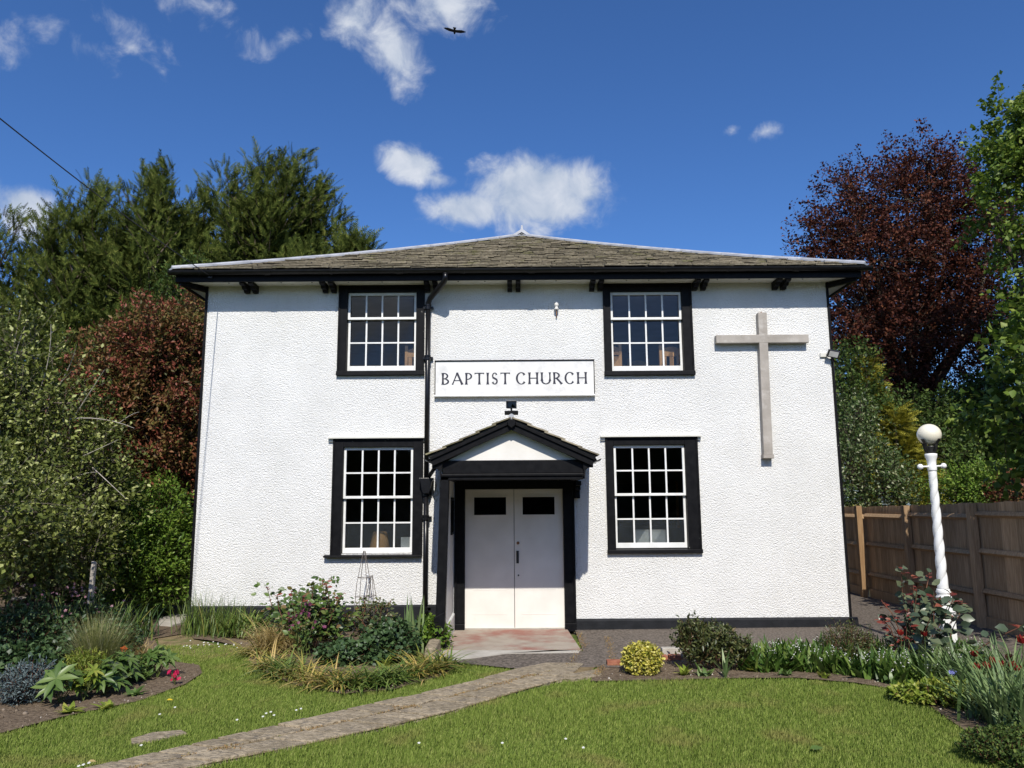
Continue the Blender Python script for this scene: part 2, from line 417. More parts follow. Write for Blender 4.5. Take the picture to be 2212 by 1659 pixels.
# ------------------------------------------------------------------ the church
rnd = random.Random(7)
XL, XR = -4.51, 4.68
ZT = 4.915                                    # underside of the eaves
church = empty('church', (0, 0, G), 'white roughcast church with black trim and hipped stone slate roof', 'church')

WIN = dict(   # outer black frame, white sash area, meeting rail height, rows above / below
    UL=((-2.555, -1.290, 3.556, ZT - .003), (-2.430, -1.410, 3.640, 4.812), 4.425, 1, 2),
    UR=((1.362, 2.665, 3.530, ZT - .003), (1.468, 2.524, 3.612, 4.795), 4.395, 1, 2),
    LL=((-2.577, -1.288, .985, 2.632), (-2.432, -1.429, 1.012, 2.512), 1.800, 2, 2),
    LR=((1.342, 2.660, .985, 2.626), (1.455, 2.482, 1.056, 2.515), 1.812, 2, 2))
DOOR = (-.680, .712, -.045, 1.895)
holes = [(a[0] + .03, a[1] - .03, a[2] + .02, a[3] - .02) for a, *_ in WIN.values()] + [(-.79, .83, G - .3, 2.0)]


def wall_with_holes(x0, x1, z0, z1, y0, y1, holes):
    mb = MB()
    xs = sorted({x0, x1} | {h[i] for h in holes for i in (0, 1)}); zs = sorted({z0, z1} | {min(max(h[i], z0), z1) for h in holes for i in (2, 3)})

    def solid(i, j):
        if i < 0 or j < 0 or i >= len(xs) - 1 or j >= len(zs) - 1: return False
        cx = (xs[i] + xs[i + 1]) / 2; cz = (zs[j] + zs[j + 1]) / 2
        return not any(h[0] < cx < h[1] and h[2] < cz < h[3] for h in holes)
    for i in range(len(xs) - 1):
        for j in range(len(zs) - 1):
            if not solid(i, j): continue
            a, b, c, d = xs[i], xs[i + 1], zs[j], zs[j + 1]
            mb.add([(a, y0, c), (b, y0, c), (b, y0, d), (a, y0, d)], [(0, 1, 2, 3)])
            mb.add([(a, y1, c), (b, y1, c), (b, y1, d), (a, y1, d)], [(3, 2, 1, 0)])
            if not solid(i - 1, j): mb.add([(a, y0, c), (a, y0, d), (a, y1, d), (a, y1, c)], [(0, 1, 2, 3)])
            if not solid(i + 1, j): mb.add([(b, y0, c), (b, y1, c), (b, y1, d), (b, y0, d)], [(0, 1, 2, 3)])
            if not solid(i, j - 1): mb.add([(a, y0, c), (a, y1, c), (b, y1, c), (b, y0, c)], [(0, 1, 2, 3)])
            if not solid(i, j + 1): mb.add([(a, y0, d), (b, y0, d), (b, y1, d), (a, y1, d)], [(0, 1, 2, 3)])
    return mb


wall_with_holes(XL, XR, G - .2, ZT, 0, .28, holes).build('wall', roughcast_m, church, fixn=False)
MB().box(XL, XL + .25, .281, 9.0, G - .2, ZT).build('side_wall', roughcast_m, church)
MB().box(XR - .25, XR, .281, 9.0, G - .2, ZT).build('side_wall', roughcast_m, church)
MB().box(XL, XR, 9.001, 9.25, G - .2, ZT).build('rear_wall', roughcast_m, church)
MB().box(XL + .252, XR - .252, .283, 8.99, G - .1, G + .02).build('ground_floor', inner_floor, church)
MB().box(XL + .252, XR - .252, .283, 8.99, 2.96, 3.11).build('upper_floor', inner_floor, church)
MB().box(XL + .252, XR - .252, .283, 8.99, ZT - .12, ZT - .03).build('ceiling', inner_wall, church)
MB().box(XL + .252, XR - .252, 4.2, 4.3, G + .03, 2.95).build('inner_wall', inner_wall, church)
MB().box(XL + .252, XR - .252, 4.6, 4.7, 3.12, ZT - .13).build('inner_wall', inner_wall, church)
# thin black corner boards at both ends of the front
MB().box(XL - .036, XL - .002, -.022, .2, .02, ZT).build('corner_board', black_paint, church, bevel=.004)
MB().box(XR + .002, XR + .034, -.022, .2, .10, ZT).build('corner_board', black_paint, church, bevel=.004)
# tarred plinth, left and right of the porch
MB().prism([(.0, G - .2), (-.05, G - .2), (-.05, .285), (-.03, .305), (.0, .305)], XL - .03, -1.0, 'x').build('plinth', plinth_paint, church)
MB().prism([(-.001, G - .2), (-.06, G - .2), (-.06, .075), (-.035, .10), (-.001, .10)], .862, XR + .1, 'x').build('plinth', plinth_paint, church)

# ---- eaves
EX0, EX1, EY = XL - .34, XR + .38, -.36
sof = MB().box(EX0 + .02, EX1 - .02, EY + .03, -.001, ZT + .0, ZT + .02)
sof.box(EX0 + .02, XL - .001, .0, 9.3, ZT, ZT + .02).box(XR + .001, EX1 - .02, .0, 9.3, ZT, ZT + .02)
sof.build('soffit', soffit_paint, church)
for x in [-4.1, -3.3, -2.95, -2.3, -1.9, -.75, -.3, .35, .75, 1.7, 2.1, 3.1, 3.5, 4.2]:
    MB().lathe([(.012, 0), (.012, .006)], (x + rnd.uniform(-.1, .1), -.2, ZT - .005), 8).build('soffit_vent', black_gloss, church)
MB().box(EX0, EX1, EY, EY + .028, ZT - .03, ZT + .125).build('fascia', black_paint, church, bevel=.004)
MB().box(EX0, EX0 + .028, EY + .03, 9.4, ZT - .03, ZT + .125).build('fascia', black_paint, church)
MB().box(EX1 - .028, EX1, EY + .03, 9.4, ZT - .03, ZT + .125).build('fascia', black_paint, church)
# half-round gutter with joints
gut = MB(); GY, GZ = EY - .062, ZT + .112
prof = [(.058 * math.cos(a), .058 * math.sin(a)) for a in np.linspace(-math.pi, 0, 9)] + [(.05 * math.cos(a), .05 * math.sin(a)) for a in np.linspace(0, -math.pi, 9)]
gut.prism([(GY + p, GZ + q) for p, q in prof], EX0 - .07, EX1 + .12, 'x')
gutter = gut.build('gutter', black_gloss, church)
for i in range(11):
    x = EX0 + .35 + i * .95
    j = MB(); pr = [(.066 * math.cos(a), .066 * math.sin(a)) for a in np.linspace(-math.pi, 0, 9)] + [(.059 * math.cos(a), .059 * math.sin(a)) for a in np.linspace(0, -math.pi, 9)]
    j.prism([(GY + p, GZ + q) for p, q in pr], x, x + (.09 if i % 2 else .03), 'x')
    j.build('gutter_bracket', black_gloss, gutter)
# paired shaped brackets under the soffit
for bx in (540, 710, 932, 1110, 1288, 1512, 1686):
    c = pl(bx, 612, -.12).x
    for s in (-1, 1):
        x = c + s * .062
        poly = [(-.002, ZT - .001), (-.30, ZT - .001), (-.30, ZT - .035), (-.27, ZT - .05), (-.2, ZT - .05), (-.17, ZT - .085), (-.1, ZT - .085), (-.07, ZT - .115), (-.002, ZT - .115)]
        if bx == 932: poly = [(p, q) for p, q in poly]
        MB().prism(poly, x - .035, x + .035, 'x').build('eaves_bracket', black_paint, church)
# slanting brackets at the two corners
MB().bar((XL - .015, -.02, ZT - .055), (EX0 + .05, EY + .05, ZT - .028), .05, .075).build('corner_bracket', black_paint, church)
MB().bar((XR + .015, -.02, ZT - .055), (EX1 - .05, EY + .05, ZT - .028), .05, .075).build('corner_bracket', black_paint, church)

# ---- roof: hipped, swept up at the eaves, split stone slates
roof = empty('roof', (0, 0, ZT), parent=church)
RY0, RZ0 = EY - .075, ZT + .155
APX, APY, APZ = .22, 4.2, 7.20


def rprof(s):
    return RY0 + (APY - RY0) * s, RZ0 + (APZ - RZ0) * (.89 * s + .11 * s * s)


RX0, RX1 = EX0 - .03, EX1 + .03


def hipx(s): return RX0 + (APX - RX0) * s, RX1 + (APX - RX1) * s


K = 26
deck = MB()
for i in range(K):
    s0, s1 = i / K, (i + 1) / K; y0, z0 = rprof(s0); y1, z1 = rprof(s1); a0, b0 = hipx(s0); a1, b1 = hipx(s1)
    deck.add([(a0, y0, z0), (b0, y0, z0), (b1, y1, z1), (a1, y1, z1)], [(0, 1, 2, 3)])
    deck.add([(a0, y0, z0), (a1, y1, z1), (a1, 9.6 - (y1 - RY0), z1), (a0, 9.6, z0)], [(0, 1, 2, 3)])
    deck.add([(b0, y0, z0), (b0, 9.6, z0), (b1, 9.6 - (y1 - RY0), z1), (b1, y1, z1)], [(0, 1, 2, 3)])
    deck.add([(a0, 9.6, z0), (a1, 9.6 - (y1 - RY0), z1), (b1, 9.6 - (y1 - RY0), z1), (b0, 9.6, z0)], [(0, 1, 2, 3)])
for v in range(len(deck.v)):
    x, y, z = deck.v[v]; deck.v[v] = (x, y, z - .035)
deck.build('roof_deck', under_m, roof, fixn=False)
# slates
slope_len = math.hypot(APY - RY0, APZ - RZ0)
ROWS = 26
variants = []
for k in range(6):
    b = bmesh.new(); rr = random.Random(k)
    L_ = slope_len / ROWS * 1.75
    xs = [-.5, -.17, .2, .5]; t = .016
    lo = [(x + (rr.uniform(-.04, .04) if 0 < i < 3 else rr.uniform(-.012, .012)), rr.uniform(-.02, .014)) for i, x in enumerate(xs)]
    vt = [b.verts.new((x, y, t + rr.uniform(-.003, .004))) for x, y in lo] + [b.verts.new((.5, L_, .004)), b.verts.new((-.5, L_, .004))]
    vb = [b.verts.new((v.co.x, v.co.y, v.co.z - t)) for v in vt]
    b.faces.new(vt); b.faces.new(vb[::-1])
    for i in range(6): b.faces.new((vt[i], vb[i], vb[(i + 1) % 6], vt[(i + 1) % 6]))
    bmesh.ops.recalc_face_normals(b, faces=b.faces)
    m = bpy.data.meshes.new('slate'); b.to_mesh(m); b.free(); m.materials.append(slate_m); variants.append(m)
slates = []
for r_ in range(ROWS):
    s = r_ / ROWS; y, z = rprof(s); y2, z2 = rprof(s + 1 / ROWS); ang = math.atan2(z2 - z, y2 - y)
    a, b = hipx(s + .6 / ROWS)
    x = a
    while x < b - .05:
        w = min(rnd.choice((.16, .2, .22, .25, .28, .32, .38)) * (1.1 - .35 * s) * rnd.uniform(.9, 1.1), b - x)
        slates.append((x + w / 2, y + rnd.uniform(-.012, .012), z - .012 + rnd.uniform(-.004, .01), w - .008, ang - .075 + rnd.uniform(-.012, .018), rnd.uniform(-.012, .012), rnd.randrange(6)))
        x += w
slates.sort(key=lambda q: -q[3] / (q[1] + CAM_D))
for q in slates[:300]:
    o = bpy.data.objects.new('slate', variants[q[6]]); col.objects.link(o); o.parent = roof
    o.location = Vector(q[:3]) - OFF[roof.name]; o.rotation_euler = (q[4], q[5], 0); o.scale = (q[3], 1, 1)
rest = MB()
for q in slates[300:]:
    M4 = Matrix.Translation(q[:3]) @ Matrix.Rotation(q[4], 4, 'X') @ Matrix.Rotation(q[5], 4, 'Y') @ Matrix.Diagonal((q[3], 1, 1, 1))
    vm = variants[q[6]]
    rest.add([M4 @ v.co for v in vm.vertices], [tuple(p.vertices) for p in vm.polygons])
o = rest.build('slate_courses', slate_m, roof); o['kind'] = 'stuff'
# lead rolls over the hips and the little lead gablet on top
for side in (0, 1):
    pts = []
    for i in range(13):
        s = i / 12 * .985; y, z = rprof(s); pts.append((hipx(s)[side], y, z + .002))
    mb = MB()
    for i in range(12):
        p, q = Vector(pts[i]), Vector(pts[i + 1])
        mb.bar(p - (q - p) * .02 - Vector((0, 0, .012)), q + (q - p) * .01 - Vector((0, 0, .012)), .15, .026)
        mb.tube([p + Vector((0, 0, .012)), q + Vector((0, 0, .012 + .003 * (i % 2)))], .024, 8)
    mb.build('hip_lead', lead, roof)
ay, az = rprof(.975)
cap = MB().prism([(APX - .235, az - .02), (APX - .02, az + .125), (APX - .008, az + .215), (APX + .022, az + .215), (APX + .03, az + .125), (APX + .235, az - .02), (APX + .165, az - .03), (APX, az + .07), (APX - .165, az - .03)], ay - .03, ay + .06, 'y')
cap.build('gablet_roll', lead, roof)
MB().prism([(APX - .17, az - .03), (APX, az + .08), (APX + .17, az - .03)], ay + .02, ay + .25, 'y').build('gablet', lead, roof)
MB().tube([(APX, ay, az + .08), (APX, 9.6 - (APY - RY0), az + .06)], .05, 8).build('ridge_roll', lead, roof)


# ---- sash windows
def window(key, head=False, sillx=None, pat_rows=0):
    (x0, x1, z0, z1), (a0, a1, c0, c1), zm, up, dn = WIN[key]
    w = empty('window', (x0, 0, z0), parent=church)
    f = MB(); yf, yb = -.026, .13
    f.box(x0, a0, yf, yb, c0 - .03, z1)                       # jambs run to the head
    f.box(a1, x1, yf, yb, c0 - .03, z1)
    f.box(a0, a1, yf + .002, yb, c1, z1)
    fr = f.build('frame', black_paint, w, bevel=.004)
    # raised outer bead
    bd = MB().box(x0 - .006, x0 + .022, yf - .014, .0, c0 - .03, z1).box(x1 - .022, x1 + .006, yf - .014, .0, c0 - .03, z1).box(x0 + .023, x1 - .023, yf - .014, -.001, z1 - .028, z1)
    bd.build('frame_bead', black_paint, w, bevel=.003)
    s0, s1 = sillx or (x0 - .012, x1 + .012)
    MB().prism([(.13, c0 - .002), (-.055, c0 - .02), (-.058, z0 + .0), (.0, z0 - .004)] if sillx is None else [(.13, c0 - .002), (-.085, c0 - .025), (-.088, z0 - .025), (.0, z0 - .02)], s0, s1, 'x').build('sill', black_paint, w, bevel=.004)
    if head:
        hd = MB().box(x0 - .075, x1 + .055, -.075, -.001, z1 + .0015, z1 + .022)
        hd.box(x0 - .075, x0 - .01, -.03, -.001, z1 - .045, z1 + .001)
        hd.box(x1 + .01, x1 + .055, -.03, -.001, z1 - .045, z1 + .001)
        hd.build('drip_mould', soffit_paint, w)

    def sash(b0, b1, rows, y, meet_top, bot, pat):
        st = .036; rt = .042 if not meet_top else .03
        m = MB()
        m.box(a0 + .003, a0 + st, y, y + .038, b0, b1).box(a1 - st, a1 - .003, y, y + .038, b0, b1)
        m.box(a0 + st, a1 - st, y + .001, y + .038, b1 - rt, b1 - .001).box(a0 + st, a1 - st, y - .003, y + .038, b0, b0 + bot)
        if not meet_top: pass
        m.build('sash', white_paint, w, bevel=.003)
        ix0, ix1, iz0, iz1 = a0 + st, a1 - st, b0 + bot, b1 - rt
        cw = (ix1 - ix0) / 4; rh = (iz1 - iz0) / rows
        for i in range(1, 4):
            x = ix0 + cw * i
            MB().box(x - .0115, x + .0115, y + .004, y + .034, iz0, iz1).build('glazing_bar', white_paint, w)
        for j in range(1, rows):
            z = iz0 + rh * j
            MB().box(ix0, ix1, y + .006, y + .033, z - .0105, z + .0105).build('glazing_bar', white_paint, w)
        for i in range(4):
            for j in range(rows):
                g_ = glass_pat if (pat and j == 0) else glass
                tilt = rnd.uniform(-.003, .003)
                xa, xb, za, zb = ix0 + cw * i + .0118, ix0 + cw * (i + 1) - .0118, iz0 + rh * j + .0108, iz0 + rh * (j + 1) - .0108
                MB().add([(xa, y + .018 + tilt, za), (xb, y + .018 - tilt, za), (xb, y + .018 - tilt * .5, zb), (xa, y + .018 + tilt * .4, zb),
                          (xa, y + .021 + tilt, za), (xb, y + .021 - tilt, za), (xb, y + .021 - tilt * .5, zb), (xa, y + .021 + tilt * .4, zb)],
                         [(0, 1, 2, 3), (7, 6, 5, 4), (0, 4, 5, 1), (1, 5, 6, 2), (2, 6, 7, 3), (3, 7, 4, 0)]).build('pane', g_, w)
    sash(zm - .022, c1, up, .022, False, .036, False)
    sash(c0, zm + .014, dn, .066, True, .072, pat_rows > 0)
    return w


window('UL'); window('UR')
window('LL', True, (-2.665, -1.288), 1); window('LR', True, None, 1)

# ---- front door
dfr = MB()
dfr.box(-.805, DOOR[0] - .004, -.055, .12, G + .09, 2.05).box(DOOR[1] + .004, .858, -.055, .12, G + .09, 2.05).box(DOOR[0] - .004, DOOR[1] + .004, -.053, .12, DOOR[3] + .004, 2.05)
dfr.box(-.83, -.79, -.075, -.056, G + .09, 2.05).box(.842, .872, -.075, -.056, G + .09, 2.05)
dframe = dfr.build('door_frame', black_paint, church, bevel=.004)
MB().box(-.825, DOOR[0] + .0, -.08, .11, G - .02, G + .088).build('plinth_block', black_paint, dframe, bevel=.006)
MB().box(DOOR[1] - .0, .872, -.08, .11, G - .02, G + .088).build('plinth_block', black_paint, dframe, bevel=.006)
MB().box(-.69, .72, -.03, .12, G - .05, G + .012).build('threshold', concrete, church)
mid = pl(1111, 1200).x
for k, (xa, xb) in enumerate(((DOOR[0], mid - .004), (mid + .004, DOOR[1]))):
    d = empty('door', (xa, .03, G), parent=church)
    wx0, wx1 = (pl(1023, 1090).x, pl(1094, 1090).x) if k == 0 else (pl(1128, 1090).x, pl(1199, 1090).x)
    wz0, wz1 = pl(1100, 1113).z, pl(1100, 1073).z
    z0, z1 = G + .016, DOOR[3]
    lf = wall_with_holes(xa, xb, z0, z1, .02, .062, [(wx0, wx1, wz0, wz1)])
    lf.build('leaf', door_paint, d, fixn=False)
    bead = MB()
    bead.box(wx0 - .012, wx0 + .006, .012, .03, wz0 - .012, wz1 + .012).box(wx1 - .006, wx1 + .012, .012, .03, wz0 - .012, wz1 + .012)
    bead.box(wx0 + .007, wx1 - .007, .012, .03, wz0 - .012, wz0 + .006).box(wx0 + .007, wx1 - .007, .012, .03, wz1 - .006, wz1 + .012)
    bead.build('glazing_bead', door_paint, d)
    MB().box(wx0 + .001, wx1 - .001, .036, .042, wz0 + .001, wz1 - .001).build('pane', glass_dark, d)
    # two faint flush panels planted on the leaf
    for (pz0, pz1) in ((.16, .5), (.62, 1.2)):
        fr_ = MB(); a_, b_ = xa + .1, xb - .1
        fr_.box(a_, a_ + .008, .0175, .021, pz0, pz1).box(b_ - .008, b_, .0175, .021, pz0, pz1).box(a_ + .009, b_ - .009, .0175, .021, pz1 - .008, pz1).box(a_ + .009, b_ - .009, .0175, .021, pz0, pz0 + .008)
        fr_.build('panel_edge', door_paint, d)
    if k == 1:
        hx = pl(1118, 1170).x
        MB().lathe([(.02, 0), (.02, .008), (.013, .012)], (0, 0, 0), 16)
        kb = MB(); p = pl(1119, 1173); kb.tube([(p.x, .021, p.z), (p.x, .006, p.z)], .021, 16); kb.build('lock', rust, d)
        t, bt = pl(1118, 1190).z, pl(1118, 1217).z
        MB().box(hx - .019, hx + .017, .006, .0205, bt, t).build('letter_plate', steel_dark, d, bevel=.004)
        p = pl(1120, 1243); kb = MB(); kb.tube([(p.x, .021, p.z), (p.x, .012, p.z)], .012, 12); kb.build('keyhole', steel_dark, d)

# ---- porch
PY = -1.45
porch = empty('porch', (0, PY, G), parent=church)
# corner post (leans a little), skirting shoe and boarded side screen
MB().add([(-.955, PY - .03, .03), (-.835, PY - .03, .03), (-.835, PY + .09, .03), (-.955, PY + .09, .03),
          (-.90, PY - .03, 2.06), (-.79, PY - .03, 2.06), (-.79, PY + .09, 2.06), (-.90, PY + .09, 2.06)],
         [(0, 3, 2, 1), (4, 5, 6, 7), (0, 1, 5, 4), (1, 2, 6, 5), (2, 3, 7, 6), (3, 0, 4, 7)]).build('post', black_paint, porch, bevel=.008)
MB().add([(-.985, PY - .052, G - .02), (-.805, PY - .052, G - .02), (-.805, PY + .11, G - .02), (-.985, PY + .11, G - .02),
          (-.965, PY - .045, .34), (-.838, PY - .045, .40), (-.838, PY + .1, .40), (-.965, PY + .1, .34)],
         [(0, 3, 2, 1), (4, 5, 6, 7), (0, 1, 5, 4), (1, 2, 6, 5), (2, 3, 7, 6), (3, 0, 4, 7)]).build('post_shoe', black_paint, porch, bevel=.008)
nb = 9
for i in range(nb):
    y0 = PY + .1 + (1.3 / nb) * i
    MB().box(-.862 + .02 * (i % 2) * .1, -.838, y0 + .003, y0 + 1.3 / nb - .003, .2, 2.05).build('screen_board', white_paint, porch, bevel=.003)
MB().box(-.875, -.866, PY + .1, -.1, .0, 2.05).build('screen_backing', black_paint, porch)
MB().prism([(-.862, G), (-.815, G), (-.815, .19), (-.83, .205), (-.862, .205)], PY + .1, -.1, 'y').build('skirting', white_paint, porch)
# moulded front beam
bz0, bz1 = 1.99, 2.23
MB().box(-.87, .88, PY - .02, PY + .1, bz0 + .075, bz1).build('beam', black_paint, porch, bevel=.006)
MB().box(-.89, .885, PY - .05, PY + .1, bz0 + .038, bz0 + .073).build('beam_moulding', black_paint, porch, bevel=.008)
MB().box(-.90, .875, PY - .03, PY + .1, bz0 - .005, bz0 + .036).build('beam_moulding', black_paint, porch, bevel=.006)
for x in (-.84, .86):
    MB().box(x - .05, x + .05, PY + .102, -.003, bz0 + .01, bz1 - .01).build('side_plate', black_paint, porch, bevel=.005)
# stepped bracket on the right, against the wall
MB().prism([(-.003, bz0 + .008), (-.36, bz0 + .008), (-.36, bz0 - .05), (-.25, bz0 - .06), (-.25, bz0 - .11), (-.13, bz0 - .12), (-.13, bz0 - .23), (-.003, bz0 - .23)], .875, .95, 'x').build('wall_bracket', black_paint, porch)
# white gable panel
ap = (0.0, 2.60)
MB().prism([(-.80, bz1 + .001), (.80, bz1 + .001), (0, 2.645)], PY + .005, PY + .03, 'y').build('gable_panel', door_paint, porch)
# bargeboards, moulded
BY = PY - .12
apx, apz = -.01, 2.735
for s, (ex, ez) in ((-1, (-1.035, 2.275)), (1, (1.035, 2.262))):
    e = Vector((ex, 0, ez)); a = Vector((apx, 0, apz)); t = (e - a).normalized(); nrm = Vector((t.z, 0, -t.x))
    if nrm.z > 0: nrm = -nrm
    def strip(o0, o1): return [((a + nrm * o0).x, (a + nrm * o0).z + 0), ((e + nrm * o0).x, (e + nrm * o0).z), ((e + nrm * o1).x, (e + nrm * o1).z), (apx, (a + nrm * o1).z + (0 if False else (nrm.x * o1) * (t.z / t.x) * -1))]
    MB().prism(strip(.012, .125), BY + .012, BY + .05, 'y').build('bargeboard', black_paint, porch, bevel=.004)
    MB().prism(strip(.013, .05), BY - .012, BY + .0115, 'y').build('barge_moulding', black_paint, porch, bevel=.004)
    # curved bracket from the eaves end down to the beam
    q = [(s * .80, bz1 + .002), (s * 1.0, bz1 - .03), (s * 1.0, bz1 - .095), (s * .96, bz1 - .10), (s * .90, bz1 - .13), (s * .885, bz1 - .2), (s * .872, bz1 - .22)]
    MB().prism([(s * .871, bz1 - .001), (s * 1.0, bz1 - .03), (s * 1.0, bz1 - .10), (s * .95, bz1 - .10), (s * .905, bz1 - .13), (s * .893, bz1 - .2), (s * .889, bz1 - .24)], BY + .052, PY - .055, 'y').build('curved_bracket', black_paint, porch)
    # roof slope boards and slates
    mb = MB().prism(strip(-.004, .010), BY - .0, -.003, 'y'); mb.build('roof_board', under_m, porch)
    ln = (e - a).length; n = 5
    up = -nrm
    for i in range(n):
        for j in range(6):
            u0 = ln * (i / n) - .02; u1 = ln * ((i + 1) / n) + .025
            ya, yb = BY - .035 + j * .25, BY - .035 + (j + 1) * .25 - .006
            yb = min(yb, -.004)
            if u0 < 0: u0 = .0
            P0 = a + t * u0 + up * .008; P1 = a + t * u1 + up * (.026 + rnd.uniform(-.003, .006))
            th = up * .017
            vs = []
            for yy in (ya, yb):
                for pnt in (P0, P1, P1 + th, P0 + th): vs.append((pnt.x, yy, pnt.z))
            MB().add(vs, [(0, 1, 2, 3), (7, 6, 5, 4), (0, 4, 5, 1), (1, 5, 6, 2), (2, 6, 7, 3), (3, 7, 4, 0)]).build('porch_slate', slate_m, porch)
    # end of the little gutter
    gx = s * 1.07
    pr = [(.035 * math.cos(a_), .035 * math.sin(a_)) for a_ in np.linspace(-math.pi, 0, 7)] + [(.029 * math.cos(a_), .029 * math.sin(a_)) for a_ in np.linspace(0, -math.pi, 7)]
    MB().prism([(gx + p, ez - .02 + q) for p, q in pr], BY + .06, -.03, 'y').build('porch_gutter', black_gloss, porch)
# ridge piece, carved boss at the apex
MB().tube([(apx, BY - .03, apz + .03), (apx, -.004, apz + .03)], .035, 8).build('ridge_roll', lead, porch)
bs = MB(); c = Vector((apx, BY - .01, apz - .06))
bs.prism([(c.x - .058, c.z + .02), (c.x - .03, c.z + .055), (c.x + .03, c.z + .055), (c.x + .058, c.z + .02), (c.x + .045, c.z - .025), (c.x, c.z - .06), (c.x - .045, c.z - .025)], BY - .035, BY + .01, 'y').build('apex_boss', black_paint, porch, bevel=.01)
MB().box(apx - .085, apx + .085, BY - .03, BY + .16, apz + .066, apz + .10).build('floodlight_shelf', black_paint, porch, bevel=.003)
# notice in a dark frame on the screen
nt_ = MB().box(-.837, -.822, -.62, -.22, 1.28, 1.78).build('notice_frame', black_paint, porch)
MB().box(-.8215, -.818, -.58, -.26, 1.32, 1.74).build('notice_glass', glass_dark, nt_)

# ---- rainwater pipe beside the porch
pipe = empty('downpipe', (-1.22, -.08, G), parent=church)
px_ = -1.225
pt = [pl(962, 588, GY)]; sw = [(pt[0].x, GY, GZ - .05), (pt[0].x, GY, GZ - .13), (pt[0].x - .02, GY + .03, GZ - .17), (px_ + .03, -.12, 4.68), (px_, -.085, 4.62), (px_, -.085, 4.55)]
MB().tube(sw, .04, 12).build('swan_neck', black_gloss, pipe, smooth=True)
hop_z = 2.03
MB().tube([(px_, -.085, 4.56), (px_ - .004, -.085, hop_z + .02)], .036, 12).build('pipe', black_gloss, pipe, smooth=True)
MB().tube([(px_ - .005, -.085, hop_z - .2), (px_ - .002, -.085, G + .02)], .036, 12).build('pipe', black_gloss, pipe, smooth=True)
for z in (4.56, pl(925, 775).z, 1.84, pl(918, 1118).z, .25):
    MB().lathe([(.038, 0), (.047, .004), (.047, .03), (.042, .034), (.042, .05), (.047, .054), (.047, .075), (.038, .08)], (px_ - .002, -.085, z - .04), 14).build('collar', black_gloss, pipe, smooth=False)
    MB().box(px_ - .075, px_ + .072, -.05, -.002, z - .018, z + .018).build('pipe_ear', black_gloss, pipe)
MB().prism([(px_ - .10, hop_z + .03), (px_ + .10, hop_z + .03), (px_ + .10, hop_z - .0), (px_ + .08, hop_z - .02), (px_ + .06, hop_z - .14), (px_ + .04, hop_z - .19), (px_ - .04, hop_z - .19), (px_ - .06, hop_z - .14), (px_ - .08, hop_z - .02), (px_ - .10, hop_z)], -.17, -.004, 'y').build('hopper', black_gloss, pipe, bevel=.006)
MB().tube([(-1.06, -.45, 2.23), (-1.09, -.4, 2.17), (px_ + .03, -.1, 2.07)], .028, 10).build('branch_pipe', black_gloss, pipe)

# porch floor and front step belong to the ground works
pf = [gp(965, 1396), gp(1250, 1396), (.80, -.02), (-.815, -.02)]
stp = [(-.88, -1.50), (.80, -1.56), (.74, -.03), (-.83, -.03)]
MB().prism([(p[0], p[1]) for p in stp], G - .1, G + .008, 'z').build('porch_floor', red_floor)['kind'] = 'structure'
sp = [gp(943, 1432), gp(1030, 1421), gp(1095, 1412), gp(1250, 1410), gp(1258, 1400), Vector((.80, -1.565, 0)), Vector((-.88, -1.505, 0))]
MB().prism([(p[0], p[1]) for p in sp], G - .1, G + .005, 'z').build('front_step', concrete)['kind'] = 'structure'

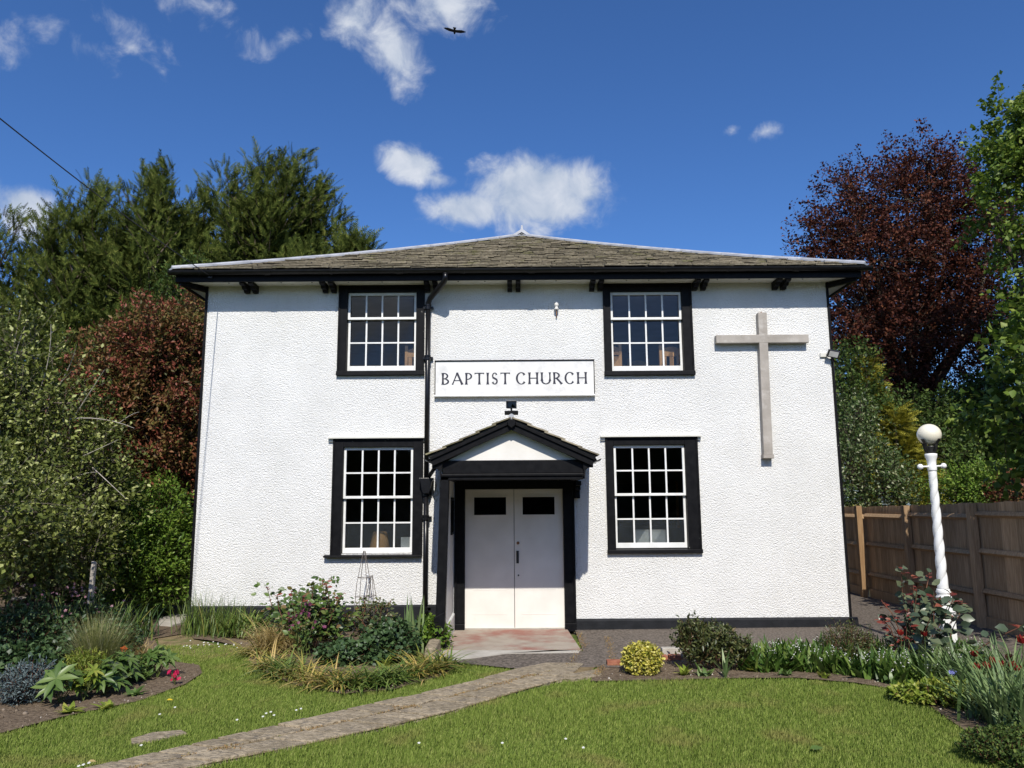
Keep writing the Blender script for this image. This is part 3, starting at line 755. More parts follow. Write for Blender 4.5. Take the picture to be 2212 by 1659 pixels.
# ------------------------------------------------------------------ things on the front wall
def sign():
    x0, x1, z0, z1 = -1.125, 1.203, 3.236, 3.760
    s = empty('church_sign', ((x0 + x1) / 2, 0, z0), 'long white board lettered BAPTIST CHURCH above the porch', 'sign')
    MB().box(x0 + .012, x1 - .012, -.05, -.004, z0 + .02, z1 - .012).build('board', sign_paint, s)
    MB().box(x0, x1, -.062, -.004, z1 - .011, z1 + .006).box(x0, x0 + .011, -.058, -.004, z0 + .02, z1 - .012).box(x1 - .011, x1, -.058, -.004, z0 + .02, z1 - .012).build('frame', black_paint, s)
    MB().prism([(-.004, z0 + .019), (-.06, z0 + .019), (-.075, z0 + .004), (-.07, z0 - .008), (-.004, z0 - .008)], x0 - .004, x1 + .004, 'x').build('bottom_moulding', sign_paint, s)
    # flared roman capitals, cap height 1
    SW, FL = .135, .055

    def stem(x, z0=0., z1=1., w=SW, serif=True):
        f = FL if serif else .0
        zs = [0, .05, .3, .7, .95, 1]; ex = [f, f * .45, 0, 0, f * .45, f]
        L_ = [(x - w / 2 - e, z0 + (z1 - z0) * t) for t, e in zip(zs, ex)]; R_ = [(x + w / 2 + e, z0 + (z1 - z0) * t) for t, e in zip(zs, ex)]
        return L_, R_

    def diag(p, q, w0, w1, flare=.03):
        p, q = Vector(p), Vector(q); t = (q - p).normalized(); n = Vector((-t.y, t.x)); pts = [0, .12, .5, .88, 1]; L_, R_ = [], []
        for u in pts:
            w = (w0 + (w1 - w0) * u) / 2 + (flare if u in (0, 1) else flare * .3 if u in (.12, .88) else 0); c = p.lerp(q, u)
            L_.append(tuple(c + n * w)); R_.append(tuple(c - n * w))
        return L_, R_

    def arc(cx, cz, rx, rz, a0, a1, wmid, wend, n=18, flare0=0, flare1=0):
        L_, R_ = [], []
        for i in range(n + 1):
            u = i / n; a = R(a0 + (a1 - a0) * u); w = wend + (wmid - wend) * abs(math.cos(a)) ** 1.2
            if u > .85: w += flare1 * (u - .85) / .15
            if u < .15: w += flare0 * (.15 - u) / .15
            c, s_ = math.cos(a), math.sin(a)
            L_.append((cx + rx * c, cz + rz * s_)); R_.append((cx + (rx - w) * c, cz + (rz - w) * s_))
        return L_, R_
    LET = {
        'B': (.66, [stem(.12), arc(.2, .74, .33, .265, 90, -90, .125, .06), arc(.2, .265, .40, .27, 90, -90, .135, .06), ([(.1, .94), (.22, .94)], [(.1, 1.005), (.22, 1.005)]), ([(.1, 0), (.22, -.005)], [(.1, .065), (.22, .06)]), ([(.1, .475), (.22, .475)], [(.1, .54), (.22, .535)])]),
        'A': (.86, [diag((.06, 0), (.42, 1.02), .075, .09), diag((.80, 0), (.40, 1.02), .15, .13), ([(.2, .31), (.62, .31)], [(.2, .375), (.62, .375)])]),
        'P': (.60, [stem(.12), arc(.2, .71, .36, .295, 90, -90, .13, .06), ([(.1, .94), (.22, .94)], [(.1, 1.005), (.22, 1.005)]), ([(.1, .415), (.22, .415)], [(.1, .48), (.22, .48)])]),
        'T': (.74, [stem(.37), ([(.0, 1.0), (.37, 1.0), (.74, 1.0)], [(.015, .86), (.1, .925), (.35, .935)]), ([(.74, 1.0), (.37, 1.0)], [(.725, .86), (.64, .925)]), ([(.34, 1.0), (.66, 1.0)], [(.34, .93), (.66, .925)])]),
        'I': (.27, [stem(.135)]),
        'S': (.56, [arc(.27, .735, .21, .275, 25, 255, .10, .075, flare0=.07), arc(.265, .265, .235, .275, -160, 70, .12, .075, flare0=.07), diag((.12, .60), (.43, .40), .135, .135, 0)]),
        'C': (.80, [arc(.43, .5, .41, .525, 42, 318, .15, .06, 28, .07, .05)]),
        'H': (.82, [stem(.12), stem(.70), ([(.12, .475), (.70, .475)], [(.12, .545), (.70, .545)])]),
        'U': (.80, [stem(.11, .28, 1.0), arc(.41, .33, .37, .355, 180, 360, .135, .07), stem(.715, .28, 1.0, .105)]),
        'R': (.74, [stem(.12), arc(.2, .735, .345, .27, 90, -90, .13, .06), ([(.1, .94), (.22, .94)], [(.1, 1.005), (.22, 1.005)]), ([(.1, .465), (.24, .465)], [(.1, .53), (.24, .53)]), diag((.30, .50), (.68, .0), .11, .14)])}
    words = ('BAPTIST', 'CHURCH'); gap, sp = .13, .42
    tot = sum(LET[c][0] + gap for w in words for c in w) + sp - 2 * gap
    xa, xb = pl(954, 818).x, pl(1268, 818).x; zb, zt = pl(1110, 831).z, pl(1110, 806).z
    kx = (xb - xa) / tot; kz = zt - zb; x = xa
    for w in words:
        for ch in w:
            mb = MB()
            for i, (L_, R_) in enumerate(LET[ch][1]):
                n = min(len(L_), len(R_)); yf = -.0535 - .0004 * i
                L3 = [(x + p * kx, zb + q * kz) for p, q in L_[:n]]; R3 = [(x + p * kx, zb + q * kz) for p, q in R_[:n]]
                vs = [(p, yf, q) for p, q in L3] + [(p, yf, q) for p, q in R3] + [(p, -.049, q) for p, q in L3] + [(p, -.049, q) for p, q in R3]
                fs = []
                for k in range(n - 1):
                    fs += [(k, k + 1, n + k + 1, n + k), (2 * n + k, 3 * n + k, 3 * n + k + 1, 2 * n + k + 1), (k, 2 * n + k, 2 * n + k + 1, k + 1), (n + k, n + k + 1, 3 * n + k + 1, 3 * n + k)]
                fs += [(0, n, 3 * n, 2 * n), (n - 1, 3 * n - 1, 4 * n - 1, 2 * n - 1)]
                mb.add(vs, fs)
            mb.build('letter', letter_ink, s)
            x += (LET[ch][0] + gap) * kx
        x += (sp - gap) * kx
    # weathered band along the top and peeling lower edge
    return s


sign()

cr_ = empty('wooden_cross', (3.69, 0, 2.32), 'large weathered wooden cross fixed flat to the white wall', 'cross')
cz0, cz1 = 2.36, 4.44
MB().add([(3.585, -.11, cz0), (3.715, -.11, cz0), (3.715, -.012, cz0), (3.585, -.012, cz0), (3.617, -.11, cz1), (3.744, -.11, cz1), (3.744, -.012, cz1), (3.617, -.012, cz1)],
         [(0, 3, 2, 1), (4, 5, 6, 7), (0, 1, 5, 4), (1, 2, 6, 5), (2, 3, 7, 6), (3, 0, 4, 7)]).build('upright', oak, cr_, bevel=.006)
MB().box(2.985, 4.335, -.112, -.010, 3.985, 4.105).build('crossbar', oak, cr_, bevel=.006)
MB().box(3.575, 3.726, -.12, -.004, 2.305, 2.359).build('foot_block', oak, cr_, bevel=.005)
MB().box(3.672, 3.69, -.07, -.002, cz1 + .001, cz1 + .02).build('fixing', rust, cr_)

fl = empty('floodlight', (apx, BY + .05, apz + .1), 'small black floodlight standing on the porch ridge', 'floodlight')
MB().tube([(apx, BY + .05, apz + .101), (apx, BY + .05, apz + .145)], .012, 8).build('stem', steel_dark, fl)
MB().box(apx - .058, apx + .058, BY + .02, BY + .09, apz + .14, apz + .225).build('body', steel_dark, fl, bevel=.01)
MB().box(apx - .066, apx + .066, BY + .008, BY + .02, apz + .135, apz + .233).build('bezel', black_gloss, fl, bevel=.004)
MB().box(apx - .05, apx + .05, BY + .003, BY + .0075, apz + .15, apz + .218).build('lens', glass_dark, fl)

p = pl(1786, 764, -.12)
f2 = empty('floodlight', (XR - .08, 0, p.z), 'slim black floodlight with pale lens beside the large cross', 'floodlight')
MB().box(XR - .16, XR - .06, -.03, -.002, p.z - .03, p.z + .03).build('wall_box', soffit_paint, f2, bevel=.004)
MB().tube([(XR - .07, -.03, p.z), (XR - .03, -.07, p.z)], .012, 8).build('arm', steel_dark, f2)
hd = MB(); hd.box(-.085, .085, -.018, .018, -.055, .055); Mx = Matrix.Translation((XR - .0, -.1, p.z)) @ Matrix.Rotation(R(12), 4, 'Y') @ Matrix.Rotation(R(28), 4, 'X')
hd.v = [tuple(Mx @ Vector(v)) for v in hd.v]; hd.build('head', steel_dark, f2, bevel=.006)
hd = MB(); hd.box(-.065, .065, -.0215, -.0185, -.04, .04); hd.v = [tuple(Mx @ Vector(v)) for v in hd.v]; hd.build('lens', pale_plastic, f2)
MB().tube([(XR - .02, -.08, p.z - .05), (XR + .005, -.06, p.z - .12), (XR + .02, -.03, p.z - .1), (XR + .03, -.03, p.z - .3)], .005, 6).build('cable', cable_m, f2)

p = pl(1202, 662, -.06)
ins = empty('insulator', (p.x, 0, p.z), 'white porcelain insulator on rusty hook high on the wall', 'insulator')
MB().lathe([(.012, -.05), (.03, -.05), (.032, -.03), (.022, -.02), (.022, .0), (.034, .012), (.034, .035), (.026, .045), (.03, .055), (.03, .075), (.012, .085)], (p.x, -.06, p.z), 14).build('porcelain', ceramic, ins, smooth=True)
MB().tube([(p.x, -.06, p.z - .045), (p.x, -.058, p.z - .13), (p.x, -.03, p.z - .15), (p.x, -.001, p.z - .15)], .008, 8).build('hook', rust, ins)

A = pl(455, 597, EY - .01); B = pl(0, 232, -5.0)
cb = MB(); pts = []
for i in range(25):
    t = i / 24 * 1.6; q = A.lerp(B, t); q.z -= .10 * 4 * (t / 1.6) * (1 - t / 1.6); pts.append(q)
ca = empty('overhead_cable', A, 'thin black overhead cable running to the left end of the eaves', 'cable')
cb.tube(pts, .006, 6); cb.build('wire', cable_m, ca)
MB().box(A.x - .03, A.x + .03, A.y - .02, A.y + .0095, A.z - .03, A.z + .03).build('anchor', steel_dark, ca)


# ------------------------------------------------------------------ chairs seen through the upper windows
def chair(x, y, z, rz, label, style=0, k=1.0):
    c = empty('wooden_chair', (x, y, z), label, 'chair', 'wooden chairs behind the upper windows'); c.rotation_euler.z = rz
    def bx(name, *a):
        m = MB().box(*a); o = link(name, m.mesh(name), chair_wood, c); o.location = (0, 0, 0); return o
    w = .17
    for sx in (-1, 1):
        bx('leg', sx * w - .02, sx * w + .02, -.2, -.16, 0, .44)
        bx('back_post', sx * w - .022, sx * w + .022, .17, .21, 0, 1.0 * k)
    bx('seat', -w - .03, w + .03, -.22, .2, .441, .47)
    tr = MB(); n = 10
    top = [(-w + .023 + (2 * w - .046) * i / n, .93 * k + .045 * math.sin(math.pi * i / n)) for i in range(n + 1)]
    tr.prism(top + [(w - .023, .82 * k), (-w + .023, .82 * k)], .178, .203, 'y'); o = link('top_rail', tr.mesh('top_rail'), chair_wood, c); o.location = (0, 0, 0)
    if style == 0:
        for sx in (-.11, 0, .11): bx('slat', sx - .03, sx + .03, .182, .198, .55, .819 * k)
        bx('lower_rail', -w + .023, w - .023, .178, .203, .5, .549)
    else:
        bx('back_panel', -w + .023, w - .023, .182, .198, .5, .8 * k)
    return c


UF = 3.111
def at_x(px, Y): return pl(px, 770, Y).x
chair(at_x(899, .45), .66, UF, math.pi + .1, 'slatted wooden chair behind the upper window beside the downpipe', 0, .98)
chair(at_x(1317, .45), .64, UF, math.pi - .05, 'solid backed wooden chair nearest the sign behind the window by the cross', 1, .99)
chair(at_x(1382, 1.9), 1.9, UF, .0, 'dim wooden chair standing deeper in the room behind the others', 1, 1.06)
chair(at_x(1447, .45), .64, UF, math.pi + .12, 'slatted wooden chair nearest the cross behind the upper window', 0, .96)

# framed board and other things inside the ground floor windows
q0, q1 = pl(1374, 1182, .16), pl(1436, 1147, .16)
fb = empty('framed_board', (q0.x, .16, 1.06), 'pale framed board leaning behind the lower right sash', 'board')
MB().box(q0.x, q1.x, .165, .175, q0.z - .1, q1.z).build('board', white_paint, fb)
MB().box(q0.x - .02, q0.x - .001, .16, .18, q0.z - .1, q1.z + .02).box(q1.x + .001, q1.x + .02, .16, .18, q0.z - .1, q1.z + .02).box(q0.x, q1.x, .16, .18, q1.z + .001, q1.z + .02).build('frame', ceramic, fb)
q0, q1 = pl(1345, 1118, 1.2), pl(1402, 1075, 1.2)
nb_ = empty('noticeboard', (q0.x, 4.19, 1.2), 'dark noticeboard on the inner wall behind the lower right window', 'noticeboard')
MB().box(1.9, 3.2, 4.17, 4.198, 1.25, 2.05).build('board', steel_dark, nb_); MB().box(1.85, 1.899, 4.15, 4.198, 1.2, 2.1).box(3.201, 3.25, 4.15, 4.198, 1.2, 2.1).build('frame', chair_wood, nb_)
q0, q1 = pl(866, 1184, .14), pl(889, 1160, .14)
pn = MB().box(q0.x, q1.x, .125, .13, 1.02, q1.z).build('paper_notice', white_paint); tag(pn, 'white paper behind the corner pane of the lower left window', 'paper')
bk = empty('wicker_basket', (pl(820, 1170, .3).x, .32, 1.0), 'round tan lampshade shape behind patterned glass, lower left window', 'lampshade'); bk.name = 'lampshade'; OFF['lampshade'] = OFF[bk.name] if bk.name in OFF else bk.location.copy()
OFF[bk.name] = bk.location.copy()
shade_m = surf('shade_cloth', (.5, .27, .1), (.62, .36, .15), 9, .7)
c = bk.location
MB().lathe([(.14, .0), (.15, .02), (.1, .24), (.09, .25)], (c.x, c.y, 1.05), 20).build('shade', shade_m, bk, smooth=True)
MB().lathe([(.07, -.05), (.07, -.03), (.02, -.02), (.02, .05)], (c.x, c.y, 1.0), 14).build('base', rust, bk, smooth=True)
MB().box(c.x - .35, c.x + .3, .285, .5, .9, .949).build('window_shelf', inner_floor, church)

# ------------------------------------------------------------------ lamp post: barley-twist column with opal globe
LX, LY = 4.90, -2.07
lp = empty('lamp_post', (LX, LY, G), 'white barley twist lamp post with cream globe by the fence', 'lamp')
MB().box(LX - .075, LX + .075, LY - .075, LY + .075, G - .02, .40).build('pedestal', lamp_white, lp, bevel=.008)
pm = MB()
for z0, z1, w in ((.401, .425, .095), (.426, .45, .082), (.451, .475, .1), (.476, .52, .085)): pm.box(LX - w, LX + w, LY - w, LY + w, z0, z1)
pm.build('pedestal_moulding', lamp_white, lp, bevel=.006)
MB().lathe([(.085, .521), (.075, .55), (.066, .58), (.082, .60), (.082, .615), (.066, .63), (.072, .65), (.08, .665), (.068, .685), (.068, .70)], (LX, LY, 0), 24).build('collar', lamp_white, lp, smooth=True)


def twist(r, z, a):
    u = min(max((z - .72) / .06, 0), 1) * min(max((1.99 - z) / .06, 0), 1)
    k = abs(math.sin(1.0 * (a - z * 17.0))) ** .55
    return r * (1.04 - .30 * u * (1 - k))


MB().lathe([(.057 - .015 * t, .701 + 1.33 * t) for t in np.linspace(0, 1, 110)], (LX, LY, 0), 48, twist).build('twisted_column', lamp_white, lp, smooth=True)
MB().lathe([(.046, 2.032), (.05, 2.05), (.05, 2.09), (.046, 2.10), (.05, 2.16), (.064, 2.20), (.066, 2.215), (.066, 2.235), (.05, 2.24)], (LX, LY, 0), 24).build('capital', lamp_white, lp, smooth=True)
ba = MB().tube([(LX - .135, LY - .03, 2.085), (LX + .135, LY + .03, 2.095)], .011, 10)
ba.build('ladder_bar', lamp_white, lp)
for s in (-1, 1):
    ct = Vector((LX + s * .155, LY + s * .034, 2.09 + s * .006))
    MB().lathe([(.033 * math.sin(a), -.033 * math.cos(a)) for a in np.linspace(.05, math.pi - .05, 10)], ct, 14).build('ball_end', lamp_white, lp, smooth=True)
MB().lathe([(.05, 2.241), (.055, 2.25), (.045, 2.275), (.06, 2.31), (.062, 2.325), (.04, 2.33)], (LX, LY, 0), 20).build('gallery', lamp_black, lp, smooth=True)
for k in range(4):
    a = R(25 + 90 * k); d = Vector((math.cos(a), math.sin(a), 0)); o_ = Vector((LX, LY, 0)); n_ = Vector((-d.y, d.x, 0)) * .018
    pts = [(.05, 2.25), (.066, 2.30), (.075, 2.345), (.1, 2.38), (.122, 2.405)]
    vs = []; m = MB()
    for r_, z in pts:
        for rr, sg in ((r_, -1), (r_, 1), (r_ + .012, 1), (r_ + .012, -1)): vs.append(o_ + d * rr + n_ * sg + Vector((0, 0, z)))
    fs = [(i * 4 + k2, i * 4 + (k2 + 1) % 4, i * 4 + 4 + (k2 + 1) % 4, i * 4 + 4 + k2) for i in range(4) for k2 in range(4)] + [(0, 1, 2, 3), (16, 17, 18, 19)]
    m.add(vs, fs); m.build('cradle_arm', lamp_black, lp)
gc = 2.462
MB().lathe([(.131 * math.sin(a), -.124 * math.cos(a)) for a in np.linspace(.12, math.pi - .01, 24)], (LX, LY, gc), 36).build('globe', globe_m, lp, smooth=True)

# ------------------------------------------------------------------ closeboard fence along the right side
FX = 6.40
fence = empty('closeboard_fence', (FX, 0, G), 'brown closeboard fence with posts and rails along the right side', 'fence')
y = 9.0; bm_ = []
TOPZ = 1.60


def ftop(y): return 1.585 + .022 * (3.2 - y) if y < 3.2 else 1.585


by = 8.6; i = 0
while by > -6.5:
    w = .105; t0 = ftop(by)
    zt = t0 + rnd.uniform(-.012, .008)
    mb = MB(); x0 = FX + .062 + rnd.uniform(-.003, .003)
    vs = [(x0, by, .10), (x0 + .016, by, .10), (x0 + .022, by - w - .012, .10), (x0 + .012, by - w - .012, .10)]
    mb.add([*vs] + [(a_, b_ + rnd.uniform(-.003, .003), zt) for a_, b_, c_ in vs], [(0, 3, 2, 1), (4, 5, 6, 7), (0, 1, 5, 4), (1, 2, 6, 5), (2, 3, 7, 6), (3, 0, 4, 7)])
    mb.build('board', fence_wood, fence)
    by -= w
posts_y = [8.1, 6.45, 4.85, 3.22, 1.60, -.22, -1.95, -3.7, -5.4]
for py_ in posts_y:
    pxo = -.055 if py_ == 3.22 else 0
    MB().box(FX - .055 + pxo, FX + .045 + pxo, py_ - .05, py_ + .05, G - .1, ftop(py_) + (.02 if py_ == 3.22 else -.005)).build('post', post_wood if py_ == 3.22 else fence_wood, fence, bevel=.005)
for a_, b_ in zip(posts_y[:-1], posts_y[1:]):
    for dz in (1.41, .905, .37):
        zz = dz + (ftop((a_ + b_) / 2) - 1.585)
        MB().prism([(FX + .0, zz - .012), (FX + .06, zz - .045), (FX + .06, zz + .04), (FX + .03, zz + .036)], b_ + .051, a_ - .051, 'y').build('rail', fence_wood, fence)
    MB().box(FX + .02, FX + .058, b_ + .051, a_ - .051, G - .05, .13).build('gravel_board', fence_wood, fence)

# ------------------------------------------------------------------ bird high above the roof
c = pl(982, 68, 20.0)
b = MB()
b.lathe([(.006, -.24), (.022, -.2), (.035, -.17), (.04, -.13), (.062, -.03), (.06, .06), (.035, .15), (.02, .2)], (0, 0, 0), 10)
b.v = [(x, z_, y_) for x, y_, z_ in b.v]          # lie along y, head towards -y
def plate(poly, zf, th):
    n = len(poly); vs = [(x, y_, zf(x) + th / 2) for x, y_ in poly] + [(x, y_, zf(x) - th / 2) for x, y_ in poly]
    b.add(vs, [tuple(range(n)), tuple(range(n, 2 * n))[::-1]] + [(i, n + i, n + (i + 1) % n, (i + 1) % n) for i in range(n)])
for s in (-1, 1):
    plate([(0, -.10), (s * .12, -.13), (s * .26, -.14), (s * .40, -.08), (s * .5, .0), (s * .49, .03), (s * .46, .01), (s * .455, .06), (s * .42, .03), (s * .41, .09), (s * .37, .05), (s * .34, .1), (s * .2, .1), (s * .06, .09), (0, .09)], lambda x: .02 + .16 * abs(x) - .1 * x * x * 4 * .3, .022)
plate([(-.03, .12), (.03, .12), (.075, .33), (.03, .345), (-.03, .345), (-.075, .33)], lambda x: 0, .02)
bo = link('bird', b.mesh('bird'), bird_m)
bo.location = c; bo.rotation_euler = (R(62), R(4), R(12)); bo.scale = (1.0, 1.0, 1.0)
rm = bo.modifiers.new('remesh', 'REMESH'); rm.mode = 'VOXEL'; rm.voxel_size = .009
tag(bo, 'black bird with spread wings flying below the clouds', 'bird')

# ------------------------------------------------------------------ ground
ng = np.random.default_rng(11)
MB().add([(-250, -250, G - .06), (250, -250, G - .06), (250, 250, G - .06), (-250, 250, G - .06)], [(0, 1, 2, 3)]).build('ground', far_ground)['kind'] = 'structure'


def P2(*px): return [(gp(x, y).x, gp(x, y).y) for x, y in px]


# path edges (picture points on the ground)
p_up = P2((60, 1690), (200, 1659), (300, 1634), (460, 1597), (620, 1562), (760, 1530), (900, 1500), (990, 1478), (1060, 1461), (1120, 1444))
p_lo = P2((280, 1695), (430, 1659), (560, 1635), (700, 1608), (850, 1575), (1000, 1540), (1090, 1512), (1160, 1490), (1230, 1471), (1292, 1461))
p_lo = [(b[0] + (a[0] - b[0]) * .14, b[1] + (a[1] - b[1]) * .14) for a, b in zip(p_up, p_lo)]
path_poly = p_up + P2((1180, 1436), (1290, 1436)) + p_lo[::-1]
bed_left = P2((-60, 1600), (0, 1582), (130, 1547), (300, 1512), (400, 1476), (437, 1452), (430, 1435), (380, 1428), (345, 1400), (330, 1372), (318, 1345)) + [(-6.3, 1.6), (-14, 3.2), (-14, -5.2)]
bed_mid = P2((400, 1352), (418, 1378), (470, 1384), (540, 1400), (538, 1425), (570, 1450), (640, 1478), (740, 1497), (850, 1487), (960, 1457), (985, 1440), (940, 1432)) + [(-.98, -1.3), (-.98, -.05), (XL, -.05)]
bed_right = P2((1275, 1470), (1380, 1468), (1480, 1466), (1600, 1463), (1720, 1462), (1850, 1473), (1950, 1490), (2010, 1525), (2080, 1572), (2150, 1600), (2260, 1640), (2420, 1700)) + \
    [(5.2, -5.6), (5.45, -3.0), (5.2, -2.05)] + P2((2000, 1408), (1900, 1408), (1700, 1412), (1500, 1416), (1420, 1428), (1340, 1440), (1290, 1440))
apron = P2((1000, 1432), (1120, 1444), (1290, 1440), (1340, 1441), (1420, 1429), (1500, 1417), (1700, 1413), (1900, 1409), (2000, 1409)) + [(5.2, -2.06), (5.45, -3.0), (5.2, -5.6), (5.4, -9), (6.46, -9), (6.46, 9.5), (XR - .02, 9.5), (XR - .02, -.0), (.85, -.0), (.82, -1.6), (-.9, -1.5), (-.9, -1.9)]
side_strip = [(XL - .02, 0), (XL - .02, 9.5), (-14, 9.5), (-14, 3.2), (-6.3, 1.6)] + P2((318, 1345), (330, 1372)) + [(-4.9, -.6)]
lawn_poly = [(-14, -12), (6.0, -12), (6.0, -.3), (-14, -.3)]

lawn = sheet('lawn', lawn_poly, G - .03, turf_m)
sheet('bed_soil', bed_left, G - .006, soil)
sheet('bed_soil', bed_mid, G - .006, soil)
sheet('bed_soil', bed_right, G - .006, soil)
sheet('side_ground', side_strip, G - .012, soil)
dry = P2((335, 1350), (400, 1350), (425, 1378), (530, 1402), (500, 1420), (400, 1412), (345, 1395))
sheet('worn_turf', dry, G - .025, dry_turf)
tz = sheet('tarmac_apron', apron, lambda x, y: G - .002 + max(0, min(.02, (x - 1) * .005)), tarmac)
path = sheet('path', path_poly, G - .003, joint_m)
cs = P2((345, 1338), (372, 1328), (404, 1328), (404, 1345), (372, 1352), (340, 1350))
MB().prism(cs, G - .05, G + .015, 'z').build('concrete_slab', concrete)['kind'] = 'structure'


# paving stones of the path: two rows with a mossy middle joint
def polyline(pts, n):
    pts = [Vector((p[0], p[1])) for p in pts]; d = [0]
    for a, b in zip(pts, pts[1:]): d.append(d[-1] + (b - a).length)
    def f(t):
        s = t * d[-1]
        for i in range(len(pts) - 1):
            if s <= d[i + 1] + 1e-9: return pts[i].lerp(pts[i + 1], (s - d[i]) / (d[i + 1] - d[i]))
        return pts[-1]
    return f, d[-1]


fu, lu = polyline(p_up, 0); fl_, ll = polyline(p_lo, 0)
rr = random.Random(5)
split = [.5 + .05 * math.sin(i * 1.3) for i in range(40)]
for row in (0, 1):
    t = 0.0
    while t < .995:
        t2 = min(t + rr.uniform(.035, .085), 1.0)
        if 1 - t2 < .04: t2 = 1.0
        g0, g1 = .003, .003
        corners = []
        k0, k1 = (0.015, .465 + rr.uniform(-.025, .01)) if row == 0 else (.515 + rr.uniform(-.01, .025), .985)
        for (tt, kk) in ((t + g0, k0), ((t + t2) / 2, k0 + rr.uniform(-.012, .012)), (t2 - g1, k0), (t2 - g1, k1), ((t + t2) / 2, k1 + rr.uniform(-.012, .012)), (t + g0, k1)):
            q = fu(min(tt, 1)).lerp(fl_(min(tt, 1)), kk); corners.append((q.x + rr.uniform(-.006, .006), q.y + rr.uniform(-.006, .006)))
        h = rr.uniform(.006, .016)
        MB().prism(corners, G - .03, G + h, 'z').build('paving_slab', stone_slab, path, bevel=.005)
        t = t2
# paving where the path meets the apron
for pts in (((1125, 1443), (1180, 1432), (1262, 1433), (1240, 1452), (1190, 1462), (1105, 1474)), ((1196, 1465), (1248, 1454), (1290, 1446), (1300, 1458), (1240, 1468))):
    MB().prism(P2(*pts), G - .03, G + .006, 'z').build('paving_slab', stone_slab, path, bevel=.005)
st = MB().prism(P2((282, 1592), (330, 1578), (392, 1573), (405, 1580), (350, 1592), (285, 1602)), G - .06, G - .012, 'z').build('stepping_stone', stone_slab)
tag(st, 'sunken grey stepping stone lying in the lawn beside the path', 'stone')
# cracks with dry moss in the tarmac
moss = leafmat('dry_moss', [(0, (.24, .14, .055)), (.6, (.33, .21, .085)), (1, (.18, .17, .06))], .9, .1)

# ---- scatter helpers
def basis(d, nrm):
    Y = d / np.maximum(np.linalg.norm(d, axis=1, keepdims=True), 1e-9)
    Z = nrm - Y * np.sum(nrm * Y, axis=1, keepdims=True); Z /= np.maximum(np.linalg.norm(Z, axis=1, keepdims=True), 1e-9)
    return np.cross(Y, Z), Y, Z


def scatter(tv, tf, pos, X, Y, Z, sx, sy=None, sz=None):
    sy = sx if sy is None else sy; sz = sx if sz is None else sz
    n, k = len(pos), len(tv)
    one = np.ones(n); sx, sy, sz = sx * one, sy * one, sz * one
    V = pos[:, None, :] + (tv[None, :, 0:1] * sx[:, None, None]) * X[:, None, :] + (tv[None, :, 1:2] * sy[:, None, None]) * Y[:, None, :] + (tv[None, :, 2:3] * sz[:, None, None]) * Z[:, None, :]
    F = tf[None] + (np.arange(n) * k)[:, None, None]
    return V.reshape(-1, 3), F.reshape(-1, tf.shape[1])


LEAF = (np.array([(0, 0, 0), (-.5, .45, .10), (0, 1, -.05), (.5, .45, .10)]), np.array([(0, 3, 2), (0, 2, 1)]))
LEAF6 = (np.array([(0, 0, 0), (-.42, .28, .06), (.42, .28, .06), (-.40, .62, .03), (.40, .62, .03), (0, 1, -.14), (0, .3, -.02), (0, .65, -.04)]),
         np.array([(0, 6, 1), (0, 2, 6), (6, 7, 3), (6, 3, 1), (6, 4, 7), (6, 2, 4), (7, 5, 3), (7, 4, 5)]))
BLADE = (np.array([(-.5, 0, 0), (.5, 0, 0), (.0, 1.0, .38), (.35, .55, .1)]), np.array([(0, 1, 3), (0, 3, 2)]))
OCTA = (np.array([(1, 0, 0), (-1, 0, 0), (0, 1, 0), (0, -1, 0), (0, 0, 1), (0, 0, -1)], float), np.array([(0, 2, 4), (2, 1, 4), (1, 3, 4), (3, 0, 4), (2, 0, 5), (1, 2, 5), (3, 1, 5), (0, 3, 5)]))


def join(parts):
    Vs, Fs, n = [], [], 0
    for V, F in parts:
        Vs.append(V); Fs.append(F + n); n += len(V)
    return np.concatenate(Vs), np.concatenate(Fs)


def straps(rng, base, az, length, width, lean, curl, nseg=5, twist_=.0):
    n = len(base); one = np.ones(n); length, width, lean, curl = length * one, width * one, lean * one, curl * one
    d = np.stack([np.cos(az), np.sin(az), 0 * az], 1); side = np.stack([-np.sin(az), np.cos(az), 0 * az], 1)
    P = base.copy(); rows = []
    for i in range(nseg + 1):
        s = i / nseg; w = width * (1 - s ** 2.2) * (.75 + .25 * min(s * 3, 1)) / 2 + .0004
        rows.append(P - side * w[:, None]); rows.append(P + side * w[:, None])
        th = lean + curl * (s + .5 / nseg)
        P = P + (d * np.sin(th)[:, None] + np.array([0, 0, 1.]) * np.cos(th)[:, None]) * (length / nseg)[:, None]
        P[:, 2] = np.maximum(P[:, 2], G + .006)
    V = np.stack(rows, 1).reshape(-1, 3); k = 2 * (nseg + 1); tf = []
    for i in range(nseg): tf += [(2 * i, 2 * i + 1, 2 * i + 3), (2 * i, 2 * i + 3, 2 * i + 2)]
    F = np.array(tf)[None] + (np.arange(n) * k)[:, None, None]
    return V, F.reshape(-1, 3)


def twigs(Pa, Qa, r0, r1):
    n = len(Pa); one = np.ones(n); r0, r1 = r0 * one, r1 * one
    X, Y, Z = basis(Qa - Pa, np.tile([[.31, .2, .93]], (n, 1)))
    vs = []
    for base, r in ((Pa, r0), (Qa, r1)):
        for k in range(3):
            a = 2 * math.pi * k / 3; vs.append(base + (X * math.cos(a) + Z * math.sin(a)) * r[:, None])
    V = np.stack(vs, 1).reshape(-1, 3)
    tf = np.array([(0, 1, 4), (0, 4, 3), (1, 2, 5), (1, 5, 4), (2, 0, 3), (2, 3, 5)])
    return V, (tf[None] + (np.arange(n) * 6)[:, None, None]).reshape(-1, 3)


def rdir(rng, n):
    v = rng.normal(size=(n, 3)); return v / np.linalg.norm(v, axis=1, keepdims=True)


